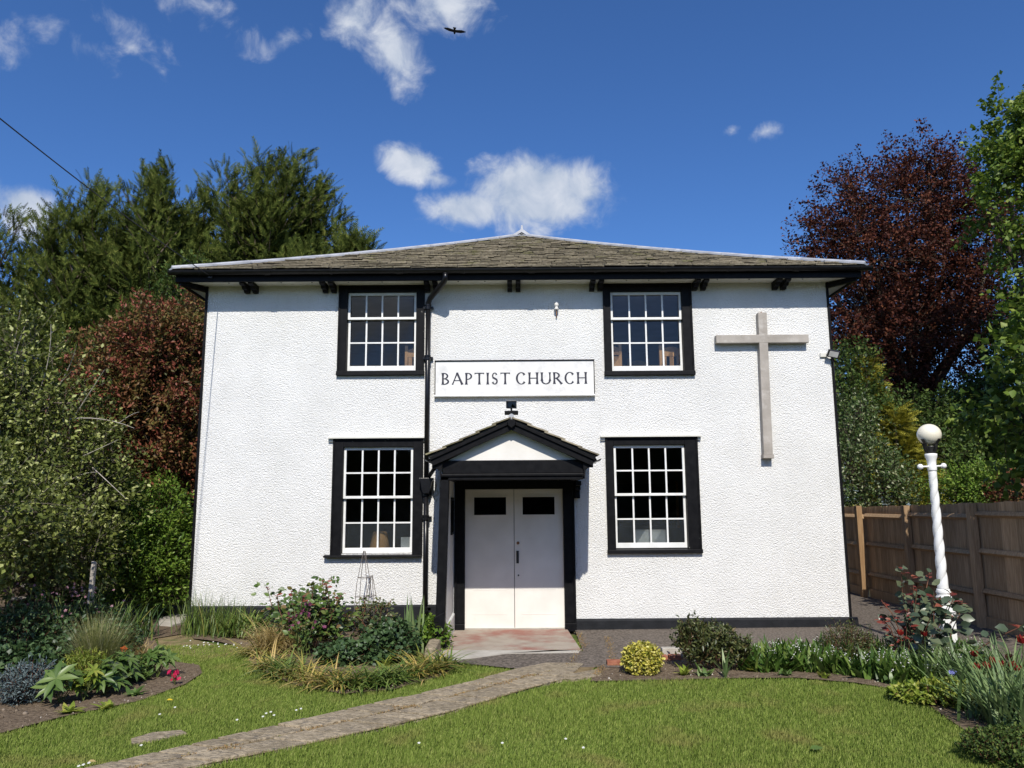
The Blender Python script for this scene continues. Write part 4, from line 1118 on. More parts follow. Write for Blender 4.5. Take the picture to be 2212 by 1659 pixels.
def put(name, VF, mat, parent=None, kind=None, smooth=False):
    o = link(name, np_mesh(name, *VF), mat, parent, smooth)
    if kind: o['kind'] = kind
    return o


# ---- lawn grass
grass_m = leafmat('grass_blades', [(0, (.125, .18, .03)), (.45, (.195, .268, .05)), (.8, (.275, .345, .075)), (1, (.37, .41, .12))], .65, .3, .1, ((.32, .27, .1), 2.1, .55, .82))
N = 980000
pp = np.stack([ng.uniform(-6.3, 5.0, N), ng.uniform(-6.7, -.95, N)], 1)
depth = pp[:, 1] + CAM_D
keep = (np.abs(pp[:, 0]) < depth * .70 + .35) & (ng.random(N) < np.clip(1.35 - depth * .085, .25, 1))
for poly in (path_poly, bed_left, bed_mid, bed_right, apron, stp, [(p[0], p[1]) for p in sp]): keep &= ~inside(pp, poly)
keep &= ~(inside(pp, dry) & (ng.random(N) < .3))
stone_poly = P2((282, 1592), (330, 1578), (392, 1573), (405, 1580), (350, 1592), (285, 1602)); keep &= ~inside(pp, stone_poly)
pp = pp[keep]; n = len(pp)
h = ng.uniform(.012, .034, n) * (1 + .35 * np.sin(pp[:, 0] * 2.1 + 1.3) * np.sin(pp[:, 1] * 2.7))
az = ng.uniform(0, 2 * math.pi, n); ln = np.abs(ng.normal(.7, .4, n))
d = np.stack([np.cos(az) * np.sin(ln), np.sin(az) * np.sin(ln), np.cos(ln)], 1)
nr = np.stack([-np.sin(az), np.cos(az), .2 + 0 * az], 1)
X, Y, Z = basis(d, np.cross(d, nr))
base = np.concatenate([pp, np.full((n, 1), G - .03)], 1)
put('grass', scatter(*BLADE, base, X, Y, Z, ng.uniform(.004, .0075, n), h + .012, h * .9), grass_m, None, 'stuff')['label'] = 'short mown lawn grass with dry patches either side of the path'
print('grass blades', n)
# clods and pebbles on the beds
P_ = []
for poly, cnt in ((bed_left, 5500), (bed_mid, 2500), (bed_right, 5000)):
    xs = [q[0] for q in poly]; ys = [q[1] for q in poly]
    q = np.stack([ng.uniform(max(min(xs), -7.5), max(xs), cnt), ng.uniform(max(min(ys), -6), min(max(ys), 1.5), cnt)], 1); P_.append(q[inside(q, poly)])
q = np.concatenate(P_); n = len(q)
pos = np.concatenate([q, np.full((n, 1), G - .004)], 1)
X, Y, Z = basis(rdir(ng, n), rdir(ng, n)); sc = np.exp(ng.normal(-5.0, .55, n)).clip(.003, .03)
clod_m = leafmat('clods', [(0, (.105, .078, .054)), (.7, (.185, .145, .105)), (.9, (.27, .22, .17)), (1, (.5, .46, .4))], .95, 0, .1)
put('soil_clods', scatter(*OCTA, pos, X, Y, Z, sc, sc * ng.uniform(.5, 1, n), sc * ng.uniform(.5, 1, n)), clod_m, None, 'stuff')['label'] = 'crumbly clods and pebbles on the flower bed soil'
# grit and dry moss in the cracks of tarmac and path
pts = []
def along(a, b, cnt, sp_=.02):
    a, b = Vector(a), Vector(b)
    for _ in range(cnt):
        t = ng.random(); c = a.lerp(b, t); pts.append((c.x + ng.normal(0, sp_), c.y + ng.normal(0, sp_), G + .008))
for a_, b_, c_ in (((1248, 1368), (1262, 1400), 260), ((1310, 1376), (1330, 1440), 300), ((1255, 1402), (1230, 1440), 120), ((1300, 1440), (1290, 1460), 160)):
    along((*P2(a_)[0],), (*P2(b_)[0],), c_, .03)
for i in range(1300):
    t = ng.random(); k = .493 + ng.normal(0, .018)
    if math.sin(t * 37) + math.sin(t * 90) < .1: continue
    q = fu(t).lerp(fl_(t), k); pts.append((q.x, q.y, G + .01))
for c_ in ((490, 1622), (1150, 1462), (880, 1530), (1075, 1480)):
    q0 = P2(c_)[0]
    for _ in range(60): pts.append((q0[0] + ng.normal(0, .07), q0[1] + ng.normal(0, .02), G + .015))
pts = np.array(pts); n = len(pts)
X, Y, Z = basis(rdir(ng, n) + np.array([0, 0, .6]), rdir(ng, n))
put('crack_moss', scatter(*LEAF, pts, X, Y, Z, ng.uniform(.004, .011, n), ng.uniform(.008, .022, n)), moss, None, 'stuff')['label'] = 'dry orange moss in the cracks of the path'

# ------------------------------------------------------------------ foliage materials
m_leyl = leafmat('leylandii', [(0, (.028, .042, .009)), (.5, (.052, .072, .014)), (.85, (.09, .112, .022)), (1, (.15, .16, .04))], .85, .15, .06)
m_beech = leafmat('copper_beech', [(0, (.038, .014, .012)), (.5, (.075, .024, .016)), (.85, (.12, .04, .023)), (1, (.19, .075, .035))], .5, .25, .12)
m_syc = leafmat('sycamore', [(0, (.07, .12, .017)), (.5, (.125, .195, .026)), (.85, (.2, .27, .04)), (1, (.28, .33, .065))], .5, .35)
m_photinia = leafmat('photinia', [(0, (.06, .07, .018)), (.35, (.13, .085, .028)), (.65, (.2, .062, .036)), (1, (.3, .085, .06))], .45, .25, .2, ((.16, .16, .04), 1.1, .48, .70))
m_elaeag = leafmat('elaeagnus', [(0, (.055, .072, .015)), (.5, (.105, .13, .026)), (.8, (.21, .24, .055)), (1, (.46, .48, .2))], .45, .22, .22)
m_laurel = leafmat('laurel', [(0, (.06, .115, .016)), (.5, (.115, .2, .026)), (.85, (.19, .28, .042)), (1, (.28, .36, .065))], .4, .3, .25)
m_ivy = leafmat('ivy_green', [(0, (.03, .052, .014)), (.5, (.055, .095, .022)), (.85, (.10, .145, .03)), (1, (.17, .21, .05))], .5, .25, .15)
m_varieg = leafmat('variegated', [(0, (.045, .08, .02)), (.68, (.09, .14, .036)), (.86, (.19, .22, .09)), (1, (.45, .46, .3))], .45, .25)
m_gold = leafmat('golden_conifer', [(0, (.13, .13, .015)), (.5, (.28, .26, .03)), (1, (.44, .4, .06))], .5, .25)
m_goldbush = leafmat('golden_euonymus', [(0, (.12, .16, .025)), (.3, (.32, .31, .04)), (.6, (.54, .47, .07)), (1, (.72, .66, .24))], .45, .25)
m_dark = leafmat('dark_shrub', [(0, (.042, .056, .018)), (.6, (.08, .098, .03)), (.9, (.125, .135, .045)), (1, (.17, .13, .06))], .4, .2, .45)
m_lily = leafmat('lily_leaf', [(0, (.045, .095, .015)), (.5, (.08, .155, .026)), (.85, (.13, .21, .04)), (1, (.2, .27, .06))], .4, .3, .45)
m_strap = leafmat('daylily', [(0, (.11, .17, .03)), (.4, (.24, .25, .05)), (.65, (.46, .35, .09)), (1, (.56, .40, .17))], .5, .3)
m_green = leafmat('strap_green', [(0, (.075, .135, .025)), (.6, (.14, .215, .042)), (.9, (.24, .28, .07)), (1, (.38, .31, .09))], .45, .3)
m_blue = leafmat('daffodil', [(0, (.09, .15, .05)), (.6, (.15, .225, .085)), (1, (.25, .32, .13))], .45, .25)
m_sedge = leafmat('tan_sedge', [(0, (.3, .23, .085)), (.5, (.46, .35, .14)), (.85, (.6, .46, .22)), (1, (.26, .27, .07))], .6, .3)
m_stipa = leafmat('feather_grass', [(0, (.13, .155, .04)), (.5, (.22, .235, .075)), (.85, (.36, .34, .15)), (1, (.58, .54, .34))], .55, .35)
m_rose = leafmat('rose_leaf', [(0, (.045, .085, .018)), (.6, (.085, .145, .03)), (.85, (.13, .19, .04)), (1, (.2, .1, .05))], .42, .25, .45)
m_roseblue = leafmat('rose_blue_leaf', [(0, (.05, .075, .045)), (.6, (.085, .12, .07)), (1, (.15, .17, .09))], .35, .2, .5)
m_redleaf = leafmat('red_new_leaf', [(0, (.14, .025, .02)), (.6, (.24, .05, .035)), (1, (.3, .1, .06))], .4, .3, .45)
m_geran = leafmat('geranium', [(0, (.03, .062, .022)), (.6, (.055, .10, .035)), (1, (.09, .15, .05))], .45, .2, .4)
m_lime = leafmat('lime_leaf', [(0, (.15, .22, .025)), (.6, (.25, .32, .045)), (1, (.4, .4, .08))], .45, .35)
m_helle = leafmat('hellebore', [(0, (.06, .115, .025)), (.6, (.11, .18, .04)), (1, (.18, .25, .07))], .4, .3, .45)
m_juni = leafmat('blue_juniper', [(0, (.06, .09, .09)), (.6, (.11, .15, .155)), (1, (.19, .24, .24))], .6, .15)
m_pink = leafmat('pink_petal', [(0, (.2, .08, .12)), (.6, (.34, .17, .21)), (1, (.5, .33, .35))], .5, .3)
m_magenta = leafmat('magenta_petal', [(0, (.45, .01, .06)), (1, (.65, .03, .12))], .45, .3)
m_tulip = leafmat('tulip_petal', [(0, (.16, .010, .012)), (.7, (.26, .018, .016)), (1, (.34, .035, .02))], .4, .3)
m_tedge = leafmat('tulip_edge', [(0, (.5, .26, .1)), (1, (.66, .42, .2))], .4, .3)
m_white = leafmat('white_petal', [(0, (.72, .72, .66)), (1, (.82, .82, .78))], .5, .3)
m_orange = leafmat('orange_petal', [(0, (.6, .1, .02)), (1, (.7, .16, .03))], .5, .3)
m_yellow = leafmat('yellow_petal', [(0, (.7, .5, .03)), (1, (.8, .6, .05))], .5, .3)
m_stem = leafmat('green_stem', [(0, (.08, .12, .03)), (1, (.14, .17, .05))], .5, .1)
m_canes = leafmat('brown_cane', [(0, (.11, .05, .03)), (1, (.2, .09, .05))], .6, 0)


def crown(rng, lobes, clumps, per, L, Wd, sprlen=.5, sig=.12, out=.7, up=.35, tpl=LEAF, shell=.55, droop=0.0, twigr=.004, flat=1.0):
    """leaf sprays spread through ellipsoid lobes; returns leaves and the twigs that carry them"""
    lobes = np.array(lobes, float); vol = lobes[:, 3] * lobes[:, 4] * lobes[:, 5]
    area = vol ** (2 / 3); w = area / area.sum()
    k = rng.choice(len(lobes), clumps, p=w); lb = lobes[k]
    u = rdir(rng, clumps); rad = shell + (1 - shell) * rng.random(clumps) ** .6
    c = lb[:, :3] + u * rad[:, None] * lb[:, 3:6]
    dirv = u * out + rdir(rng, clumps) * .55 + np.array([0, 0, 1.]) * up
    dirv /= np.linalg.norm(dirv, axis=1, keepdims=True)
    sl = sprlen * rng.uniform(.6, 1.3, clumps)
    n = clumps * per
    ci = np.repeat(np.arange(clumps), per); t = rng.random(n)
    pos = c[ci] + dirv[ci] * (t * sl[ci])[:, None] + rng.normal(0, 1, (n, 3)) * (sig * (1.1 - .7 * t))[:, None] * np.array([1, 1, flat])
    ld = dirv[ci] * .6 + rdir(rng, n) * .8 + np.array([0, 0, -droop])
    nr = u[ci] * .45 + rdir(rng, n) * .6 + np.array([0, 0, .75])
    X, Y, Z = basis(ld, nr); s = rng.uniform(.65, 1.2, n)
    V, F = scatter(*tpl, pos, X, Y, Z, Wd * s, L * s, L * s)
    TV = twigs(c - dirv * (sl * .35)[:, None], c + dirv * (sl * .95)[:, None], twigr, twigr * .35)
    return (V, F), TV, c


def limb(mb, p, q, r0, r1, sag=.0, n=6, rng=None, sides=7):
    p, q = Vector(p), Vector(q); pts = []
    off = Vector((0, 0, 0)) if rng is None else Vector(rng.normal(0, .05, 3)) * (q - p).length
    for i in range(n + 1):
        t = i / n; c = p.lerp(q, t) + off * (4 * t * (1 - t)); c.z += sag * 4 * t * (1 - t); pts.append(c)
    mb.tube(pts, [r0 + (r1 - r0) * (i / n) for i in range(n + 1)], sides)


def tree(name, label, cat, base, lobes, leaf, seed, clumps, per, L, Wd, trunk_r=.15, fork=.35, group=None, twig=None, trunkmat=None, sub='crown', **kw):
    rng = np.random.default_rng(seed)
    t = empty(name, base, label, cat, group)
    LF, TW, c = crown(rng, lobes, clumps, per, L, Wd, **kw)
    put(sub, LF, leaf, t)
    mb = MB(); base = Vector(base); top = max(l[2] for l in lobes); cx = sum(l[0] for l in lobes) / len(lobes); cy = sum(l[1] for l in lobes) / len(lobes)
    fk = base + Vector(((cx - base.x) * .4, (cy - base.y) * .4, (top - base.z) * fork))
    limb(mb, base - Vector((0, 0, .1)), fk, trunk_r, trunk_r * .75, 0, 6, rng, 9)
    for l in lobes:
        q = Vector(l[:3]); limb(mb, fk - Vector((0, 0, .15)), q, trunk_r * .55, trunk_r * .14, .2, 6, rng)
    mb.build('trunk', trunkmat or bark, t, smooth=True)
    # secondary branches out to the sprays
    lo = np.array(lobes)[:, :3]; pick = rng.choice(len(c), min(len(c), 260), replace=False); cc = c[pick]
    near = lo[np.argmin(((cc[:, None] - lo[None]) ** 2).sum(2), 1)]
    B2 = twigs(near, cc, trunk_r * .12, trunk_r * .03)
    put('twigs', join([TW, B2]), twig or bark, t)
    return t


# ---- leylandii: plumes of flat feathery sprays
def spray_tpl():
    V, F = [], []
    def leaflet(p, d, l, w):
        d = Vector(d).normalized(); s = Vector((-d.y, d.x, 0)) * w; p = Vector(p); n = len(V)
        V.extend([p - s, p + s, p + d * l]); F.append((n, n + 1, n + 2))
    leaflet((0, 0, 0), (.06, 1, 0), 1.0, .03)
    for i in range(6):
        t = .06 + i * .15
        for s in (-1, 1):
            l = .34 * (1 - t) + .10
            leaflet((0, t + (.04 if s > 0 else 0), -.04 * t), (s * .8, .85, .0), l, .040)
    v = np.array([tuple(p) for p in V]); v[:, 2] = -.22 * v[:, 1] ** 2 + .10 * np.abs(v[:, 0])
    return v, np.array(F)


SPRAY = spray_tpl()


def leylandii(base, hgt, rad, seed, label, tops=3, nb=190, per=38, lead=.8):
    rng = np.random.default_rng(seed); base = np.array(base)
    t = empty('leylandii_tree', tuple(base), label, 'conifer', 'leylandii conifers behind the left end of the church')
    mb = MB(); limb(mb, tuple(base - [0, 0, .1]), tuple(base + [0, 0, hgt * .93]), rad * .09, .02, 0, 8, rng)
    mb.build('trunk', bark, t, smooth=True)
    P, D, S, BP, BQ = [], [], [], [], []
    leaders = [(np.array([rng.uniform(-lead, lead) * rad, rng.normal(0, rad * .3), 0]), rng.uniform(.84, .98)) for _ in range(tops)] + [(np.zeros(3), 1.0)]
    for b in range(nb):
        off, hk = leaders[rng.integers(len(leaders))]
        u = rng.random() ** .8 * .97 + .03
        z = u * hgt * hk; az = rng.uniform(0, 2 * math.pi)
        R_ = rad * (1 - u ** 4.5) * rng.uniform(.5, 1.1) + .38
        el = R(12 + 52 * u + rng.normal(0, 8))
        start = base + off * u + [0, 0, max(z - R_ * .3, .1)]
        dv = np.array([math.cos(az) * math.cos(el), math.sin(az) * math.cos(el), math.sin(el)])
        end = start + dv * R_ + np.array([0, 0, .08 * R_])
        BP.append(start); BQ.append(end)
        m = int(per * (.5 + R_ / rad * .8)); tt = rng.random(m) ** .55
        p = start + (end - start) * tt[:, None] + rng.normal(0, .13, (m, 3))
        dd = dv * .75 + rdir(rng, m) * .62 + np.array([0, 0, .28])
        P.append(p); D.append(dd); S.append(rng.uniform(.26, .52, m) * (1 - .15 * u))
    for off, hk in leaders:                                   # wispy leading shoots
        for j in range(26):
            u = rng.uniform(.9, 1.04); p = base + off + [rng.normal(0, .12), rng.normal(0, .12), hgt * hk * u]
            P.append(p[None]); D.append((rdir(rng, 1) * .5 + [[0.25, 0, .9]])); S.append(rng.uniform(.3, .55, 1))
    P, D, S = np.concatenate(P), np.concatenate(D), np.concatenate(S)
    n = len(P); X, Y, Z = basis(D, rdir(rng, n) * .6 + np.array([0, -.5, .7]))
    put('crown', scatter(*SPRAY, P, X, Y, Z, S * .85, S, S), m_leyl, t)
    # shaded inner foliage
    k = 4500; u = rng.random(k) ** .8 * .9; az = rng.uniform(0, 2 * math.pi, k); rr_ = rad * .6 * (1 - u ** 4) * np.sqrt(rng.random(k)); oi = rng.integers(0, len(leaders), k)
    offs = np.array([l[0] for l in leaders])[oi]; hks = np.array([l[1] for l in leaders])[oi]
    CP = base + offs * (u * .8)[:, None] + np.stack([np.cos(az) * rr_, np.sin(az) * rr_, u * hgt * hks], 1)
    X, Y, Z = basis(rdir(rng, k) + [0, 0, .4], rdir(rng, k)); cs_ = rng.uniform(.16, .32, k)
    put('inner_foliage', scatter(*LEAF, CP, X, Y, Z, cs_ * .35, cs_, cs_), m_leyl, t)
    put('branches', twigs(np.array(BP), np.array(BQ), .022, .006), bark, t)
    return t


leyl = [(20, 470, 9.5, 3.0, 'leftmost leylandii rising behind the pale leaved shrub'),
        (205, 405, 8.6, 2.4, 'leylandii with a bent tip crossed by the cable'),
        (345, 400, 8.2, 2.4, 'rounded leylandii between the crossed one and the twin topped one'),
        (500, 375, 9.0, 2.6, 'broad leylandii with several pale shoots behind the red shrub'),
        (635, 345, 8.4, 2.3, 'tallest leylandii with twin tips beside the church roof'),
        (735, 500, 7.6, 2.3, 'low spreading leylandii reaching out behind the roof hip')]
for i, (px, py, Y_, rad_, lab) in enumerate(leyl):
    q = pl(px, py, Y_)
    x = q.x
    leylandii((x, Y_, G), q.z - G - .25, rad_, 40 + i, lab, tops=6 + i % 2, nb=170 + int(40 * rad_), lead=.8 if i < 4 else .32)


def lobe(px, py, Y, rw, rh, rd):
    """crown lobe centred on a picture point at depth Y; half sizes in metres"""
    q = pl(px, py, Y); return (q.x, q.y, q.z, rw, rd, rh)


# ---- right side trees beyond the fence
Yb = 12.0
bx = pl(1965, 900, Yb).x
tree('copper_beech', 'tall copper beech with dark purple leaves behind the fence', 'tree', (bx, Yb, G),
     [lobe(1850, 450, Yb, 1.15, .9, 1.4), lobe(1960, 430, Yb, 1.5, 1.1, 1.6), lobe(2070, 440, Yb + .5, 1.3, 1.2, 1.5), lobe(1810, 510, Yb, .9, .7, 1.3), lobe(1900, 560, Yb - .5, 1.6, 1.1, 1.6), lobe(2040, 560, Yb, 1.7, 1.2, 1.6),
      lobe(1850, 680, Yb - .4, 1.1, .9, 1.3), lobe(1960, 720, Yb - .6, 1.6, 1.0, 1.5), lobe(2080, 730, Yb, 1.4, 1.1, 1.5), lobe(1900, 850, Yb, 1.3, .9, 1.3), lobe(2040, 870, Yb, 1.5, 1.0, 1.4), lobe(1750, 560, Yb, .6, .3, .8), lobe(2000, 350, Yb, .9, .5, .9), lobe(1830, 790, Yb, 1.2, .9, 1.2), lobe(1990, 960, Yb, 1.6, .9, 1.3), lobe(2110, 920, Yb + 1, 1.3, 1.2, 1.3), lobe(1870, 950, Yb + 1, 1.3, .9, 1.2), lobe(2130, 520, Yb + .5, 1.0, 1.0, 1.2), lobe(2140, 680, Yb + .5, .9, 1.0, 1.2), lobe(2010, 640, Yb + .6, 1.6, 1.3, 1.4), lobe(1890, 720, Yb + .6, 1.2, 1.2, 1.2)],
     m_beech, 21, 2700, 44, .10, .072, .26, .35, sprlen=.85, sig=.15, out=.8, up=.25, shell=.25, twigr=.008, flat=.5)
Ys = 6.0
tree('sycamore', 'bright green sycamore at the right edge overhanging the copper beech', 'tree', (pl(2330, 1000, Ys).x, Ys, G),
     [lobe(2215, 300, Ys, .55, .6, .9), lobe(2170, 385, Ys, .6, .42, .8), lobe(2150, 460, Ys, .45, .3, .6), lobe(2310, 330, Ys, 1.2, 1.3, 1.2), lobe(2215, 545, Ys, .5, .4, .8), lobe(2350, 560, Ys, 1.2, 1.2, 1.2), lobe(2225, 660, Ys + .5, .4, .4, .7), lobe(2350, 800, Ys, 1.1, 1.1, 1.2), lobe(2195, 240, Ys, .35, .35, .6)],
     m_syc, 22, 620, 44, .12, .10, .2, .4, sprlen=.6, sig=.14, out=.6, up=.3, shell=.35, twigr=.007)
Yi = 9.0
tree('ivy_clad_tree', 'dark ivy clad tree between the copper beech and the sycamore', 'tree', (pl(2185, 1000, Yi).x, Yi, G),
     [lobe(2140, 900, Yi, .9, 1.0, 1.0), lobe(2190, 760, Yi + 1, .6, 1.0, .8), lobe(2200, 950, Yi, 1.2, 1.2, 1.1), lobe(2120, 1020, Yi - 1, 1.1, .8, 1.0), lobe(2230, 1050, Yi - 1, 1.2, .8, 1.0)],
     m_ivy, 23, 950, 24, .11, .09, .14, .4, sprlen=.45, sig=.14, shell=.3)
gy = 7.0
for (px, py, h_, r_, sd, lab) in ((1930, 880, 2.0, .75, 31, 'golden conifer with drooping yellow sprays behind the fence'), (1868, 770, 2.4, .5, 32, 'taller golden conifer half hidden in the copper beech')):
    rng = np.random.default_rng(sd); top = pl(px, py, gy + (sd - 31)); hh = top.z - G; bs_ = np.array((top.x, top.y, G))
    t = empty('golden_conifer', tuple(bs_), lab, 'conifer', 'golden conifers behind the fence')
    mb = MB(); limb(mb, tuple(bs_ - [0, 0, .1]), (top.x, top.y, top.z - .2), .09, .02); mb.build('trunk', bark, t)
    n = 1500; u = 1 - rng.random(n) ** .7 * .62; az = rng.uniform(0, 2 * math.pi, n); rr_ = (1.06 - u) * r_ / .62 * 1.25 * rng.uniform(.35, 1, n) + .05
    P = bs_ + np.stack([np.cos(az) * rr_, np.sin(az) * rr_, u * hh], 1)
    D = np.stack([np.cos(az), np.sin(az), .35 + 0 * az], 1) + rdir(rng, n) * .5
    X, Y, Z = basis(D, rdir(rng, n) * .5 + np.array([0, -.3, .8])); S = rng.uniform(.22, .42, n)
    put('crown', scatter(*SPRAY, P, X, Y, Z, S * .9, S, S), m_gold, t)
def bush(name, label, cat, lobes, leaf, seed, clumps, per, L, Wd, base=None, **kw):
    lo = np.array(lobes); b = base or (float(lo[:, 0].mean()), float(lo[:, 1].mean()), G)
    return tree(name, label, cat, b, lobes, leaf, seed, clumps, per, L, Wd, sub='foliage', **kw)


bush('variegated_shrub', 'cream variegated shrub rising over the fence next to the church', 'shrub', [lobe(1850, 1020, 5.2, .8, .75, .8), lobe(1905, 1060, 5.2, .7, .55, .7), lobe(1835, 930, 5.8, .5, .6, .7)], m_varieg, 51, 420, 26, .075, .04, trunk_r=.05, sprlen=.4, sig=.1, shell=.4)
bush('holly_bush', 'dark green bushy tree behind the variegated shrub', 'tree', [lobe(1850, 900, 7.6, .8, .9, .8), lobe(1830, 820, 8.2, .6, .8, .8), lobe(1990, 1000, 7.6, 1.2, .9, .8), lobe(1920, 950, 8.6, 1.5, 1.2, .8), lobe(2060, 960, 8.6, 1.5, 1.2, .8)], m_ivy, 52, 950, 24, .10, .06, trunk_r=.08, sprlen=.45, sig=.14, shell=.3)
bush('green_hedge', 'bright green hedge showing above the fence behind the lamp', 'hedge', [lobe(2075, 1065, 4.2, .55, .4, .6), lobe(2130, 1060, 4.0, .5, .4, .6), lobe(2180, 1062, 3.8, .6, .5, .6)], m_laurel, 53, 420, 24, .07, .04, trunk_r=.04, sprlen=.3, sig=.09, shell=.4)
bush('maple_shrub', 'small russet leaved shrub over the fence at the right edge', 'shrub', [lobe(2200, 1062, 2.6, .3, .28, .35), lobe(2240, 1050, 2.6, .3, .3, .35)], m_photinia, 54, 120, 22, .07, .045, trunk_r=.03, sprlen=.25, sig=.08)
tree('garden_tree', 'neighbouring tree beyond the fence that throws dappled shade on it', 'tree', (8.2, -3.4, G), [(7.6, -3.6, 3.2, 1.3, 1.4, 1.0), (7.3, -2.6, 2.6, 1.0, 1.2, .8), (8.4, -3.0, 4.2, 1.5, 1.5, 1.1), (7.4, -1.6, 2.3, .8, .9, .6), (7.1, -1.7, 3.5, .7, .9, .8), (7.0, -3.4, 3.4, .7, .8, .9), (7.0, -.7, 2.7, .5, .7, .6)], m_syc, 55, 800, 26, .12, .1, .12, .4, sprlen=.45, sig=.13, shell=.3)
# ---- left side shrubs
twig_pale = surf('bare_twig', (.34, .3, .25), (.46, .42, .36), 20, .8)
bush('laurel_shrub', 'bright green glossy shrub beside the left church corner', 'shrub', [lobe(335, 1130, 1.7, .6, .6, .6), lobe(372, 1205, 1.7, .42, .75, .5), lobe(320, 1240, 1.4, .6, .6, .6), lobe(265, 1120, 1.2, .5, .45, .5), lobe(255, 1220, 1.0, .5, .5, .5)], m_laurel, 61, 420, 40, .08, .035, base=(-6.3, 2.4, G), trunk_r=.05, sprlen=.32, sig=.1, up=.5, shell=.35)
bush('photinia_tree', 'tall shrub flushed with red young leaves beside the church', 'tree', [lobe(330, 755, 3.4, 1.05, .7, 1.0), lobe(275, 830, 3.2, .9, .75, 1.0), lobe(395, 800, 3.6, .75, 1.0, .9), lobe(300, 920, 3.2, 1.1, .8, .9), lobe(390, 960, 3.6, .6, .9, .7), lobe(225, 880, 2.9, .7, .7, .8), lobe(420, 690, 3.9, .5, .6, .6), lobe(350, 1050, 3.6, .7, .7, .6)], m_photinia, 62, 820, 44, .095, .045, base=(-6.6, 3.6, G), trunk_r=.09, sprlen=.45, sig=.12, up=.5, shell=.3)
bush('evergreen_shrub', 'green shrub between the red leaved one and the eaves corner', 'shrub', [lobe(415, 660, 5.4, .9, .9, .6), lobe(400, 900, 5.6, .9, 1.5, .6), lobe(400, 1120, 5.4, .9, 1.2, .6)], m_ivy, 64, 620, 22, .11, .05, trunk_r=.06, sprlen=.4, sig=.14, shell=.3)
bush('dark_hedge', 'dark hedge in deep shade behind the pale leaved shrub', 'hedge', [(x_, 4.2 + .5 * math.sin(x_), G + z_, 1.1, .8, 1.0) for x_ in (-13, -11.5, -10, -8.6, -7.4) for z_ in (.7, 1.9)], m_ivy, 65, 520, 26, .14, .07, base=(-9.5, 4.4, G), trunk_r=.06, sprlen=.5, sig=.18, shell=.3)
bush('elaeagnus_shrub', 'large loose shrub with pale silvery leaves and bare twigs', 'shrub', [lobe(45, 770, .4, .45, .55, .6), lobe(105, 870, .4, .55, .5, .7), lobe(15, 910, .2, .5, .6, .7), lobe(160, 960, .4, .5, .45, .6), lobe(75, 1010, .2, .6, .5, .7), lobe(170, 1070, .2, .55, .4, .7), lobe(20, 1090, 0, .6, .5, .7), lobe(110, 1140, -.1, .65, .42, .7), lobe(30, 1190, -.6, .65, .4, .6), lobe(160, 1195, -.3, .5, .38, .6), lobe(-100, 1000, .2, .7, 1.4, .8), lobe(225, 1000, .5, .3, .3, .4), lobe(-60, 1090, -2.4, .7, .5, .7), lobe(-80, 1180, -3.1, .6, .35, .6), lobe(20, 1130, -1.8, .55, .4, .6)],
     m_elaeag, 63, 900, 40, .078, .046, base=(-6.6, .4, G), trunk_r=.07, twig=twig_m, sprlen=.5, sig=.11, up=.3, shell=.3, twigr=.0045)
el = bpy.data.objects['elaeagnus_shrub']; rng = np.random.default_rng(99)
for px, py, qx, qy, Y_ in ((20, 830, 60, 690, .1), (60, 900, 110, 700, .1), (130, 830, 165, 745, .2), (160, 900, 225, 800, .2), (150, 905, 290, 925, -.1), (180, 985, 255, 950, -.2), (200, 1010, 270, 1075, -.2), (120, 1060, 210, 1020, -.3), (30, 1040, 130, 1060, -.6), (60, 1100, 160, 1130, -.6), (90, 960, 30, 880, 0), (215, 950, 300, 890, .2)):
    p, q = pl(px, py, Y_ + .25), pl(qx, qy, Y_); m_ = MB(); limb(m_, p, q, .009, .003, rng.uniform(-.05, .1), 6, rng, 5); m_.build('bare_twig', twig_pale, el)

# ---- trees on the far side of the road behind the camera (seen mirrored in the panes)
rngb = np.random.default_rng(5)
for i, x in enumerate(np.linspace(-24, 24, 9)):
    y = -24 + (i % 2) * 1.5; hz = 5.2 + rngb.uniform(-.5, .7)
    tree('roadside_tree', 'dark leafy tree of the row across the road, mirrored in the panes', 'tree', (x, y, G), [(x + dx, y + dy, G + z, 2.2, 1.5, 1.5) for dx, dy, z in ((-1.2, 0, 1.6), (1.3, .2, 1.8), (0, 0, 3.2), (.6, .3, hz - 1.4), (-1, .2, hz - 2))], m_ivy, 70 + i, 420, 16, .45, .3, .2, group='trees across the road', sprlen=.9, sig=.4, shell=.3)

# ------------------------------------------------------------------ bed plants
rg = np.random.default_rng(202)


def gpt(px, py): q = gp(px, py); return np.array((q.x, q.y, G - .008))


def strap_plant(name, label, cat, px, py, n, length, width, mat, lean=(.15, .5), curl=(.8, 1.6), spread=.06, group=None, nseg=5, flat=None):
    c = gpt(px, py); t = empty(name, tuple(c), label, cat, group)
    az = rg.uniform(0, 2 * math.pi, n)
    b = c + np.stack([rg.normal(0, spread, n), rg.normal(0, spread, n), 0 * az], 1)
    put('foliage', straps(rg, b, az, length * rg.uniform(.55, 1.1, n), width * rg.uniform(.7, 1.2, n), rg.uniform(*lean, n), rg.uniform(*curl, n), nseg), mat, t)
    return t


